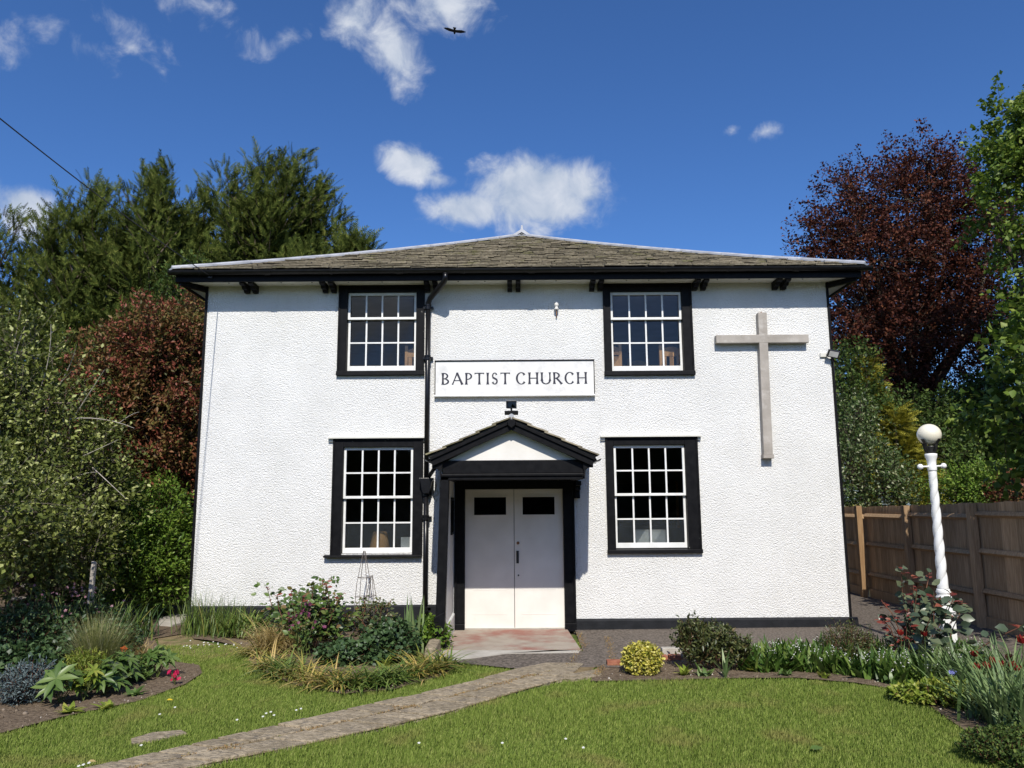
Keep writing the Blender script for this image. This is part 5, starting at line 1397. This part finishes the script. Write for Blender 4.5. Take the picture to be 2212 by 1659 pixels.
def stems_leaves(name, label, cat, px, py, nst, hgt, spreadr, leaf, L, Wd, per, cane=None, tipmat=None, tipn=4, flower=None, nfl=0, fl_size=.03, lean=.25, group=None, tpl=LEAF6):
    """upright canes with leaves along them; young leaves at the tips may have another colour"""
    c = gpt(px, py); t = empty(name, tuple(c), label, cat, group)
    P, Q, LP, LD, LN, TP, TD, FP = [], [], [], [], [], [], [], []
    for s in range(nst):
        az = rg.uniform(0, 2 * math.pi); ln = abs(rg.normal(0, lean)); h_ = hgt * rg.uniform(.55, 1.05)
        p = c + np.array([rg.normal(0, spreadr * .3), rg.normal(0, spreadr * .3), 0]); d = np.array([math.sin(ln) * math.cos(az), math.sin(ln) * math.sin(az), math.cos(ln)])
        seg = 5
        for i in range(seg):
            q = p + d * (h_ / seg) + rg.normal(0, .012, 3); P.append(p); Q.append(q)
            if i > 0 or seg == 1:
                for k in range(per):
                    a = rg.uniform(0, 2 * math.pi); o = np.array([math.cos(a), math.sin(a), .25]); LP.append(p + (q - p) * rg.random() + o * rg.uniform(0, spreadr * .28)); LD.append(o + rg.normal(0, .35, 3)); LN.append(np.array([0, -.7, .8]) + rg.normal(0, .45, 3))
            p = q; d = d + rg.normal(0, .10, 3); d /= np.linalg.norm(d)
        for k in range(tipn):
            a = rg.uniform(0, 2 * math.pi); TP.append(p - d * rg.uniform(0, .07)); TD.append(np.array([math.cos(a), math.sin(a), .3]))
        FP.append(p)
    put('stems', twigs(np.array(P), np.array(Q), .006, .0045), cane or m_canes, t, 'stuff')
    X, Y, Z = basis(np.array(LD), np.array(LN)); n = len(LP); s = rg.uniform(.6, 1.15, n)
    put('foliage', scatter(*tpl, np.array(LP), X, Y, Z, Wd * s, L * s, L * s), leaf, t)
    if tipmat:
        n = len(TP); X, Y, Z = basis(np.array(TD), np.tile([[0, -.3, 1.]], (n, 1)) + rg.normal(0, .3, (n, 3)))
        put('young_leaves', scatter(*tpl, np.array(TP), X, Y, Z, Wd * .8, L * .9, L), tipmat, t)
    if flower is not None and nfl:
        idx = rg.choice(len(LP), nfl, replace=True); F0 = np.array(LP)[idx] + np.array([0, -.02, .03])
        petals(F0, fl_size, flower, t)
    return t


PET = join([scatter(np.array([(0, 0, 0), (-.38, .55, .18), (0, 1, .1), (.38, .55, .18)]), np.array([(0, 3, 2), (0, 2, 1)]), np.zeros((1, 3)), *[np.array([v]) for v in ((math.cos(a), math.sin(a), 0), (-math.sin(a), math.cos(a), 0), (0, 0, 1.))], 1.0) for a in np.linspace(0, 2 * math.pi, 6)[:-1]])


def petals(pos, size, mat, parent, name='flowers'):
    n = len(pos); X, Y, Z = basis(rdir(rg, n), rdir(rg, n) * .5 + np.array([0, -.7, .6]))
    return put(name, scatter(*PET, pos, X, Z, Y, size * rg.uniform(.7, 1.2, n)) if False else scatter(*PET, pos, X, Y, Z, size * rg.uniform(.7, 1.2, n)), mat, parent, 'stuff')


def mound(name, label, cat, px, py, rw, rh, rd, leaf, L, Wd, clumps, per, group=None, out=.6, up=.5, tpl=LEAF, sprlen=None, shell=.45):
    c = gpt(px, py); t = empty(name, tuple(c), label, cat, group)
    LF, TW, _ = crown(rg, [(c[0], c[1], c[2] + rh * .42, rw * .85, rd * .85, rh * .52)], clumps, per, L, Wd, sprlen=sprlen or rh * .25, sig=rh * .08, out=out, up=up, tpl=tpl, shell=shell, twigr=.003)
    V, F = LF; V[:, 2] = np.maximum(V[:, 2], G + .002)
    put('foliage', (V, F), leaf, t)
    V2, F2 = TW; V2[:, 2] = np.maximum(V2[:, 2], G)
    B2 = twigs(np.tile(c, (14, 1)) + rg.normal(0, rw * .1, (14, 3)) * [1, 1, 0], c + np.stack([rg.normal(0, rw * .4, 14), rg.normal(0, rd * .4, 14), rg.uniform(rh * .3, rh * .8, 14)], 1), .006, .003)
    put('stems', join([(V2, F2), B2]), m_canes, t, 'stuff')
    return t


def palmate(name, label, px, py, n, r, mat, group=None, hgt=.2, fl=None):
    """several stalks, each carrying a ring of long leaflets"""
    c = gpt(px, py); t = empty(name, tuple(c), label, 'plant', group); P, D, N_, A, B_ = [], [], [], [], []
    for i in range(n):
        az = rg.uniform(0, 2 * math.pi); h_ = hgt * rg.uniform(.5, 1.1); tip = c + np.array([math.cos(az) * r * .55 * rg.uniform(.2, 1), math.sin(az) * r * .55 * rg.uniform(.2, 1), h_]); A.append(c); B_.append(tip)
        tilt = np.array([math.cos(az) * .7, math.sin(az) * .6 - .35, .9]); tilt /= np.linalg.norm(tilt)
        ex = np.cross(tilt, [0.3, 1, .1]); ex /= np.linalg.norm(ex); ey = np.cross(tilt, ex); a0 = rg.uniform(0, 6)
        for k in range(7):
            a = a0 + k * 2 * math.pi / 7.4; P.append(tip); D.append(ex * math.cos(a) + ey * math.sin(a) + tilt * .12); N_.append(tilt)
    X, Y, Z = basis(np.array(D), np.array(N_)); m = len(P); s = rg.uniform(.75, 1.1, m)
    put('foliage', scatter(*LEAF6, np.array(P), X, Y, Z, r * .24 * s, r * .70 * s, r * .7 * s), mat, t)
    put('stems', twigs(np.array(A), np.array(B_), .005, .004), m_stem, t, 'stuff')
    return t


# -- middle bed, in front of the left wall
strap_plant('tall_grass_clump', 'tuft of tall wispy green grass at the left wall corner', 'grass clump', 440, 1366, 230, .62, .009, m_green, (.0, .35), (.1, .9), .16)
strap_plant('tall_grass_clump', 'second wispy green grass tuft below the blank left wall', 'grass clump', 487, 1370, 190, .52, .009, m_green, (.0, .4), (.2, .9), .16)
strap_plant('agapanthus_clump', 'arching green strap leaved clump between the wispy grass and tan sedge', 'plant', 535, 1372, 85, .62, .028, m_green, (.2, .6), (.9, 1.7), .12)
strap_plant('agapanthus_clump', 'arching green strap leaved clump behind the tan sedge', 'plant', 600, 1362, 60, .62, .028, m_green, (.15, .6), (.9, 1.7), .12)
strap_plant('tan_sedge', 'rounded mop of tan sedge in the bed', 'grass clump', 596, 1408, 950, .56, .006, m_sedge, (.05, .7), (.9, 2.1), .08)
stems_leaves('rose_bush', 'green rose bush with reddish shoot tips before the left wall', 'rose', 690, 1402, 30, .80, .62, m_rose, .075, .055, 14, None, m_redleaf, 4, None, 0, lean=.3)
stems_leaves('rose_bush', 'smaller green rose bush just left of the taller one', 'rose', 635, 1390, 12, .66, .4, m_rose, .075, .055, 6, None, None, 0, lean=.25)
t = stems_leaves('columbine', 'plum flowered columbine in front of the taller rose bush', 'plant', 655, 1418, 12, .55, .15, m_rose, .05, .04, 3, m_stem, None, 0, m_magenta, 0, lean=.18)
petals(gpt(655, 1418) + np.stack([rg.normal(0, .13, 26), rg.normal(0, .08, 26), rg.uniform(.3, .62, 26)], 1), .026, leafmat('plum_petal', [(0, (.14, .03, .08)), (1, (.26, .07, .14))], .5, .3), t)
mound('geranium_mound', 'dense dark green geranium mound left of the porch kerb', 'plant', 838, 1428, .34, .40, .3, m_geran, .055, .055, 420, 9, up=.7)
mound('geranium_mound', 'smaller dark green mound between the rose and the porch mound', 'plant', 745, 1432, .35, .22, .28, m_geran, .05, .045, 220, 9, up=.7)
stems_leaves('shrub_rose', 'twiggy shrub with small leaves behind the dark mound', 'shrub', 812, 1395, 22, .62, .35, m_dark, .05, .04, 8, None, m_rose, 3, lean=.3)
strap_plant('iris_clump', 'upright blue green iris swords beside the porch post', 'iris', 893, 1412, 17, .66, .040, m_blue, (.0, .14), (.02, .22), .05)
for dx in (0, 14):
    c = gpt(897 + dx, 1410)
mound('leafy_clump', 'fresh green leafy clump squeezed against the porch kerb', 'plant', 922, 1402, .28, .34, .25, m_laurel, .07, .045, 130, 10)
for (px, py, lab) in ((700, 1434, 'lime green sprout at the centre of the bed'), (832, 1446, 'pale green seedling clump below the geranium mound'), (612, 1440, 'yellow green sprout below the tan sedge')):
    strap_plant('lime_sprout', lab, 'plant', px, py, 16, .20, .035, m_lime, (.2, .7), (.4, 1.2), .04)
edge = [(560, 1420, 1), (590, 1447, 1), (612, 1462, 0), (645, 1470, 1), (690, 1483, 1), (728, 1489, 1), (768, 1488, 0), (812, 1483, 0), (852, 1477, 0), (893, 1464, 1), (925, 1455, 1), (955, 1449, 0)]
DAY = ['yellowing daylily clump spilling left below the tan sedge', 'tan tinged daylily clump below the sedge corner of the bed', 'green daylily clump beside the grey stone chip on the lawn', 'yellowing daylily clump under the plum columbine', 'straw coloured daylily clump below the lime sprout', 'straw coloured daylily clump at the front tip of the bed', 'fresh green daylily clump at the front tip of the bed', 'green daylily clump below the rose bush', 'green daylily clump below the geranium mound', 'yellowing daylily clump in front of the geranium mound', 'yellowing daylily clump reaching towards the porch kerb', 'green daylily clump touching the porch kerb stone']
for i, (px, py, yel) in enumerate(edge):
    strap_plant('daylily_clump', DAY[i], 'daylily', px, py - 6, 120, .42, .019, m_strap if yel else m_green, (.45, 1.1), (.8, 1.5), .07, 'daylilies edging the bed')
# wire obelisks
for (px, py, pt_, w, lab) in ((783, 1372, 1190, .30, 'tall rusty wire obelisk plant support under the window sill'), (800, 1380, 1243, .24, 'shorter blue tied wire obelisk beside the tall one')):
    c = gpt(px, py); top = pl(px + 3, pt_, c[1]).z; t = empty('wire_obelisk', tuple(c), lab, 'plant support'); hh = top - G
    for k in range(4):
        a = R(35 + 90 * k); MB().tube([(c[0] + w / 2 * math.cos(a), c[1] + w / 2 * math.sin(a), G), (c[0] + w * .34 * math.cos(a), c[1] + w * .34 * math.sin(a), G + hh * .6), (c[0] + .012 * math.cos(a), c[1] + .012 * math.sin(a), G + hh)], .0045, 6).build('leg', wire_m, t)
    for f in (.2, .45, .68):
        r_ = w * (.5 - .16 * f / .6) if f < .6 else w * .27; MB().tube([(c[0] + r_ * math.cos(a), c[1] + r_ * math.sin(a), G + hh * f) for a in np.linspace(0, 2 * math.pi, 13)], .004, 5).build('hoop', wire_m, t)
# stone kerb left of the porch
sk = empty('kerb_stone', (-.95, -1.95, G), 'weathered stone kerb beside the porch post', 'kerb')
a0, a1 = gp(915, 1432), gp(955, 1392)
MB().add([(a0.x, a0.y, G - .03), (a0.x + .14, a0.y, G - .03), (a1.x + .03, a1.y, G - .03), (a1.x - .12, a1.y, G - .03), (a0.x + .01, a0.y + .01, G + .16), (a0.x + .13, a0.y + .02, G + .15), (a1.x + .02, a1.y, G + .14), (a1.x - .11, a1.y, G + .15)],
         [(0, 3, 2, 1), (4, 5, 6, 7), (0, 1, 5, 4), (1, 2, 6, 5), (2, 3, 7, 6), (3, 0, 4, 7)]).build('block', stone_slab, sk, bevel=.015)

# -- left bed
c = gpt(205, 1470)
t = empty('feather_grass', tuple(c), 'fountain of fine pale feather grass in the left bed', 'grass clump')
n = 1500; az = rg.uniform(0, 2 * math.pi, n)
put('foliage', straps(rg, c + np.stack([rg.normal(0, .05, n), rg.normal(0, .05, n), 0 * az], 1), az, (.66 * rg.uniform(.5, 1.1, n)), .0045, np.abs(rg.normal(.2, .2, n)), rg.uniform(.1, .9, n), 5), m_stipa, t)
for i, (px, py, n, r_, lab) in enumerate(((130, 1518, 6, .27, 'large hellebore rosette beside the blue juniper'), (225, 1500, 11, .23, 'hellebore with pale drooping leaflets below the feather grass'), (262, 1482, 10, .2, 'hellebore at the foot of the feather grass'), (180, 1512, 7, .17, 'small lime hellebore between two larger ones'), (340, 1462, 9, .2, 'dark hellebore beside the magenta flower'))):
    palmate('hellebore', lab, px, py, n, r_, m_lime if i == 3 else m_helle, 'hellebores along the left bed', .24)
for i, (px, py, lab) in enumerate(((290, 1500, 'low pale green rosette right of the hellebores'), (150, 1537, 'low rosette at the bed edge in front of the hellebores'), (232, 1527, 'low pale rosette at the bed edge below the hellebores'))):
    strap_plant('primrose_rosette', lab, 'plant', px, py, 18, .13, .045, m_lime if i else m_helle, (.7, 1.2), (.3, .8), .02, 'low rosettes on the bed edge')
c = gpt(378, 1478); t = empty('begonia', tuple(c), 'single magenta flower in the left bed', 'flower')
put('stems', twigs(np.tile(c, (5, 1)), c + np.stack([rg.normal(0, .03, 5), rg.normal(0, .03, 5), rg.uniform(.06, .13, 5)], 1), .004, .003), m_stem, t)
petals(c + np.stack([rg.normal(0, .03, 16), rg.normal(0, .02, 16), rg.uniform(.05, .13, 16)], 1), .024, m_magenta, t)
mound('blue_juniper', 'low blue grey juniper at the left edge of the bed', 'shrub', 55, 1512, 0.2, .26, .2, m_juni, .045, .012, 330, 12, tpl=LEAF, sprlen=.13)
mound('cranesbill', 'spreading green cranesbill behind the blue juniper', 'plant', 20, 1470, .48, .30, .4, m_geran, .06, .06, 300, 9, up=.8)
mound('cranesbill', 'green cranesbill between the feather grass and blue juniper', 'plant', 110, 1462, .42, .34, .35, m_geran, .055, .055, 280, 9, up=.8)
mound('leafy_perennial', 'shaded leafy perennial at the back of the left bed', 'plant', 60, 1420, .7, .55, .5, m_geran, .06, .035, 420, 9, up=.6)
mound('leafy_perennial', 'shaded leafy perennial below the pale post', 'plant', 180, 1395, .6, .45, .4, m_geran, .06, .03, 360, 9, up=.6)
for i, (px, py, n, lab) in enumerate(((75, 1405, 15, 'pink columbine in shade at the back left'), (195, 1400, 16, 'pink columbine in front of the pale post'), (130, 1420, 10, 'pink columbine between the two others'))):
    t = stems_leaves('columbine', lab, 'flower', px, py, n, .75, .12, m_geran, .05, .04, 2, m_stem, None, 0, lean=.16, group='pink columbines in the left bed')
    cc = gpt(px, py); petals(cc + np.stack([rg.normal(0, .2, 18), rg.normal(0, .12, 18), rg.uniform(.45, .8, 18)], 1), .02, m_pink, t)
strap_plant('crocosmia_clump', 'dark upright crocosmia leaves where the bed meets worn turf', 'plant', 265, 1385, 90, .60, .022, m_green, (.05, .5), (.2, 1.0), .13)
strap_plant('crocosmia_clump', 'dark crocosmia leaves behind the feather grass', 'plant', 300, 1372, 70, .5, .02, m_geran, (.05, .5), (.2, 1.0), .12)
strap_plant('sedge_tuft', 'brownish sedge tuft on the corner of the left bed', 'grass clump', 305, 1425, 190, .32, .006, m_sedge, (.1, .7), (.5, 1.6), .06)
for (px, py) in ((208, 1383), (268, 1402)):
    c = gpt(px, py + 40); top = pl(px, py, c[1]); t = empty('poppy', tuple(c), 'small orange red poppy above the feather grass' if px < 230 else 'small orange red poppy beside the crocosmia', 'flower')
    put('stem', twigs(c[None], np.array([[top.x, top.y, top.z]]), .004, .003), m_stem, t); petals(np.array([[top.x, top.y, top.z]] * 3) + rg.normal(0, .008, (3, 3)), .04, m_orange, t)
mound('fennel', 'feathery bright green fennel at the foot of the feather grass', 'plant', 185, 1488, .2, .3, .18, m_lime, .05, .007, 160, 22, up=1.0, sprlen=.12)
mound('leafy_perennial', 'mid green leafy perennial between the feather grass and dark hellebore', 'plant', 285, 1466, .24, .22, .2, m_helle, .07, .03, 90, 9, up=.7)
mound('leafy_perennial', 'dark leafy perennial on the bed side of the crocosmia', 'plant', 245, 1425, .36, .36, .3, m_geran, .06, .03, 240, 9, up=.7)
# tree stump with brackets, white post, pale sheet of old wood
sx = gpt(40, 1362)
ts = empty('tree_stump', tuple(sx), 'dark old tree stump in deep shade under the pale shrub', 'stump')
MB().lathe([(.24, -.05), (.2, .2), (.17, .5), (.18, .78), (.15, .82)], (sx[0], sx[1], G), 11, lambda r_, z, a: r_ * (1 + .12 * math.sin(3 * a + z * 4) + .06 * math.sin(7 * a))).build('trunk', bark, ts)
for a, z in ((-1.2, .45), (-.6, .62), (-1.6, .74)):
    MB().lathe([(.10, 0), (.11, .02), (.06, .035)], (sx[0] + .2 * math.cos(a), sx[1] + .2 * math.sin(a), G + z), 12).build('bracket_fungus', oak, ts)
wp = gpt(186, 1392); ztop = pl(182, 1212, wp[1]).z
po = MB().add([(wp[0] - .03, wp[1] - .03, G - .05), (wp[0] + .03, wp[1] - .03, G - .05), (wp[0] + .03, wp[1] + .03, G - .05), (wp[0] - .03, wp[1] + .03, G - .05), (wp[0] - .0, wp[1] - .025, ztop), (wp[0] + .05, wp[1] - .025, ztop - .02), (wp[0] + .05, wp[1] + .025, ztop - .02), (wp[0] - .0, wp[1] + .025, ztop)],
              [(0, 3, 2, 1), (4, 5, 6, 7), (0, 1, 5, 4), (1, 2, 6, 5), (2, 3, 7, 6), (3, 0, 4, 7)]).build('garden_post', oak, None, bevel=.006)
tag(po, 'pale weathered garden post standing among the left shrubs', 'post')

# -- right bed
c = gpt(1387, 1452)
t = empty('golden_euonymus', tuple(c), 'clipped golden yellow ball shaped bush by the path end', 'bush')
LF, TW, _ = crown(rg, [(c[0], c[1], G + .115, .155, .15, .13)], 900, 7, .038, .028, sprlen=.05, sig=.02, out=.9, up=.3, shell=.72, twigr=.003)
V, F = LF; V[:, 2] = np.maximum(V[:, 2], G + .004); put('foliage', (V, F), m_goldbush, t)
put('stems', twigs(np.tile(c, (20, 1)), np.array([c[0], c[1], G + .16]) + rdir(rg, 20) * .09, .006, .003), m_canes, t, 'stuff')
c = gpt(1538, 1443); t = empty('dark_shrub', tuple(c), 'dark green upright shrub between the golden ball and the lilies', 'shrub')
LF, TW, _ = crown(rg, [(c[0] - .17, c[1], G + .2, .17, .16, .19), (c[0] + .05, c[1] + .05, G + .17, .2, .18, .16), (c[0] + .22, c[1] - .02, G + .14, .15, .15, .13)], 330, 17, .055, .024, sprlen=.17, sig=.022, out=.35, up=1.0, shell=.35, twigr=.003)
V, F = LF; V[:, 2] = np.maximum(V[:, 2], G + .002); put('foliage', (V, F), m_dark, t)
V, F = TW; V[:, 2] = np.maximum(V[:, 2], G); put('stems', (V, F), m_canes, t, 'stuff')
mound('feathery_shrub', 'small brownish feathery shrub among the lily leaves', 'shrub', 1838, 1436, .3, .36, .25, m_dark, .035, .012, 260, 12, up=.9, sprlen=.16)
# lily of the valley: a continuous patch
lp_poly = P2((1592, 1446), (1640, 1453), (1720, 1450), (1800, 1455), (1860, 1464), (1930, 1478), (1990, 1480), (2060, 1470), (2130, 1450), (2120, 1425), (2000, 1418), (1800, 1420), (1620, 1424))
xs = [q[0] for q in lp_poly]; ys = [q[1] for q in lp_poly]
q = np.stack([rg.uniform(min(xs), max(xs), 9000), rg.uniform(min(ys), max(ys), 9000)], 1); q = q[inside(q, lp_poly)][:2600]; n = len(q)
b = np.concatenate([q, np.full((n, 1), G - .01)], 1); az = rg.uniform(0, 2 * math.pi, n)
V1 = straps(rg, b, az, rg.uniform(.13, .33, n), rg.uniform(.03, .065, n), rg.uniform(.0, .75, n), rg.uniform(.1, 1.1, n), 4)
lv = put('lily_of_the_valley', V1, m_lily, None, 'stuff'); lv['label'] = 'dense green patch of lily of the valley in the right bed'
fi = rg.choice(n, 150, replace=False); fb_ = b[fi]; tip = fb_ + np.stack([rg.normal(0, .03, 150), rg.normal(0, .03, 150), rg.uniform(.17, .27, 150)], 1)
bell = tip[np.repeat(np.arange(150), 4)] + np.stack([rg.normal(0, .012, 600), rg.normal(-.01, .01, 600), rg.uniform(-.06, 0, 600)], 1)
X, Y, Z = basis(rdir(rg, 600), rdir(rg, 600))
put('lily_bells', scatter(*OCTA, bell, X, Y, Z, .0075), m_white, None, 'stuff')['label'] = 'tiny white bells of the lily of the valley patch'
put('lily_stalks', twigs(fb_, tip, .002, .0015), m_stem, None, 'stuff')['label'] = 'thin stalks carrying the white lily bells'
stems_leaves('standard_rose', 'leggy rose with blue green leaves and red shoots before the lamp', 'rose', 2012, 1448, 14, .98, .36, m_roseblue, .12, .095, 6, None, m_redleaf, 2, None, 0, lean=.34)
stems_leaves('standard_rose', 'red leaved rose shoots just left of the lamp post', 'rose', 1968, 1446, 4, .82, .22, m_redleaf, .08, .04, 4, None, m_redleaf, 4, None, 0, lean=.22)
for i, (px, py, n, ln, lab) in enumerate(((1990, 1468, 50, .42, 'daffodil leaves under the leggy rose'), (2065, 1480, 80, .50, 'spiky blue green daffodil leaves right of the lamp foot'), (2105, 1490, 70, .48, 'daffodil leaves beside the tulips'), (2165, 1560, 150, .62, 'large sprawling daffodil clump at the lawn edge'), (2215, 1580, 130, .6, 'daffodil clump spilling out at the right edge'), (2200, 1500, 120, .6, 'daffodil leaves behind the sprawling clump'))):
    strap_plant('daffodil_clump', lab, 'plant', px, py, n, ln, .025, m_blue, (.1, .6), (.2, 1.2), .11, 'daffodil leaves in the right bed')
tul = [(2105, 1414), (2146, 1428), (2134, 1438), (2178, 1424), (2186, 1434), (2160, 1436), (2198, 1444), (2206, 1381), (2120, 1443), (1962, 1322 + 0), (1998, 1340)]
tul = [(2105, 1414, 2110, 1490), (2146, 1428, 2150, 1505), (2132, 1440, 2136, 1512), (2180, 1422, 2184, 1508), (2187, 1437, 2190, 1515), (2164, 1437, 2168, 1510), (2200, 1447, 2204, 1520), (2208, 1384, 2216, 1520), (2110, 1442, 2112, 1505), (1945, 1368, 1955, 1460), (1997, 1370, 2003, 1462)]
for i, (fx, fy, bx_, by_) in enumerate(tul):
    c = gpt(bx_, by_); top = pl(fx, fy, c[1]); top = np.array((top.x, top.y, top.z))
    lab = 'red tulip with yellow frilled edge beside the sprawling daffodil leaves' if i not in (7, 9, 10) else ('tallest red and yellow tulip at the right edge' if i == 7 else 'red tulip tangled in the rose left of the lamp')
    t = empty('tulip', tuple(c), lab, 'tulip', 'red and yellow tulips in the right bed' if i != 7 else None)
    put('stem', twigs(c[None], top[None], .005, .004), m_stem, t)
    sz = .062 if i == 7 else .05
    az = np.linspace(0, 2 * math.pi, 7)[:-1] + rg.random(); d = np.stack([np.cos(az) * .42, np.sin(az) * .42, np.ones(6)], 1); nr_ = np.stack([np.cos(az), np.sin(az), -.2 + 0 * az], 1)
    X, Y, Z = basis(d, nr_); pb = top + np.stack([np.cos(az), np.sin(az), 0 * az], 1) * sz * .22 - [0, 0, sz * .4]
    put('petals', scatter(*LEAF6, pb, X, Y, Z, sz * .85, sz * 1.25, sz * 1.5), m_tulip, t)
    put('petal_edges', scatter(*LEAF, pb + d * sz * .95 / 1.08 * 1, X, Y, Z, sz * .34, sz * .22, sz * .2), m_tedge, t)
    a2 = rg.uniform(0, 6, 3); put('leaves', straps(rg, np.tile(c, (3, 1)), a2, .28, .035, rg.uniform(.1, .4, 3), rg.uniform(.2, .8, 3)), m_blue, t)
mound('santolina', 'low grey green cushion shrub at the right lawn corner', 'shrub', 2212, 1640, .46, .17, .36, m_ivy, .028, .016, 800, 10, up=.8)
mound('yellow_sedum', 'low lime yellow patch at the lawn corner of the right bed', 'plant', 1985, 1512, .3, .12, .2, m_lime, .05, .03, 160, 9, up=.4)
mound('yellow_sedum', 'low lime yellow patch in front of the daffodils', 'plant', 2055, 1520, .36, .18, .25, m_lime, .05, .025, 200, 9, up=.7)
for i, (px, py, m_, lab) in enumerate(((1480, 1456, m_lime, 'yellowing rosette left of the dark shrub foot'), (1520, 1459, m_helle, 'broad green rosette in front of the dark shrub'), (1630, 1448, m_lime, 'pale rosette below the first lilies'), (1695, 1458, m_helle, 'small rosette on the bed edge below the lilies'), (1780, 1462, m_lime, 'tiny pale rosette on the soil below the lilies'))):
    strap_plant('rosette_weed', lab, 'plant', px, py, 14, .15 if i < 3 else .09, .05, m_, (.3, 1.1), (.2, .8), .02, 'leaf rosettes along the right bed')
strap_plant('tulip_leaf', 'lone broad grey green leaf standing behind the lawn edge', 'plant', 1568, 1463, 5, .34, .035, m_blue, (.05, .6), (.2, .8), .02)
c = gpt(2062, 1500); t = empty('grape_hyacinth', tuple(c), 'single small blue flower spike among the daffodil leaves', 'flower'); top = c + [0, 0, .2]
put('stem', twigs(c[None], top[None], .003, .003), m_stem, t); petals(top + rg.normal(0, .014, (10, 3)), .016, leafmat('blue_petal', [(0, (.12, .14, .45)), (1, (.2, .22, .6))], .5, .2), t)
# brick edging and small kerb at the back of the right bed
for i, (xa, xb, y0_, lab) in enumerate(((1312, 1345, 1437, 'red edging brick left of the golden ball'), (1346, 1372, 1436, 'red edging brick behind the golden ball'), (1418, 1445, 1426, 'red edging brick right of the golden ball'), (1446, 1474, 1425, 'red edging brick touching the dark shrub'))):
    a, b_ = gp(xa, y0_), gp(xb, y0_)
    o = MB().box(a.x, b_.x - .008, a.y, a.y + .1, G - .04, G + .045).build('edging_brick', brick_m, None, bevel=.006); tag(o, lab, 'brick', 'red edging bricks at the back of the right bed')
a, b_ = gp(1432, 1421), gp(1490, 1419)
o = MB().box(a.x, b_.x, a.y + .02, a.y + .12, G - .04, G + .10).build('grey_kerb_block', concrete, None, bevel=.008); tag(o, 'short grey kerb block half hidden by the dark shrub', 'kerb')
# loose leaves and daisies on the lawn
for (px, py, lab, m_) in ((1765, 1617, 'single fallen pale green leaf lying on the right lawn', m_helle), (205, 1645, 'fallen tan leaf at the start of the path', m_sedge), (372, 1512, 'fallen yellow leaf on the left lawn', m_yellow)):
    q = gp(px, py, G + .02); X, Y, Z = basis(np.array([[.9, .2, .05]]), np.array([[0, -.3, 1.]])); o = put('fallen_leaf', scatter(*LEAF6, np.array([[q.x - .05, q.y, q.z]]), X, Y, Z, .032 if px < 1000 else .06, .055 if px < 1000 else .11, .06), m_); tag(o, lab, 'leaf')
dais = [(575, 1541), (585, 1538), (592, 1545), (568, 1548), (640, 1534), (650, 1531), (1260, 1615), (1222, 1596), (180, 1652), (192, 1648), (170, 1655), (378, 1528), (1085, 1605), (905, 1605), (305, 1610), (345, 1543), (512, 1555)]
for px, py in dais:
    q = gp(px, py, G + .022); o = put('daisy', scatter(*PET, np.array([[q.x, q.y, q.z]]), np.array([[1., 0, 0]]), np.array([[0, .9, .4]]), np.array([[0, -.4, .9]]), .0125), m_white); tag(o, 'tiny white daisy open in the mown lawn', 'daisy', 'daisies on the lawn')
for i in range(22):
    q = gp(395 + i * 6 + rg.normal(0, 4), 1392 + rg.normal(0, 4), G + .015); o = put('daisy', scatter(*PET, np.array([[q.x, q.y, q.z]]), np.array([[1., 0, 0]]), np.array([[0, .9, .4]]), np.array([[0, -.4, .9]]), .0115), m_white); tag(o, 'tiny white daisy on worn turf by the left bed', 'daisy', 'daisies on the worn turf')
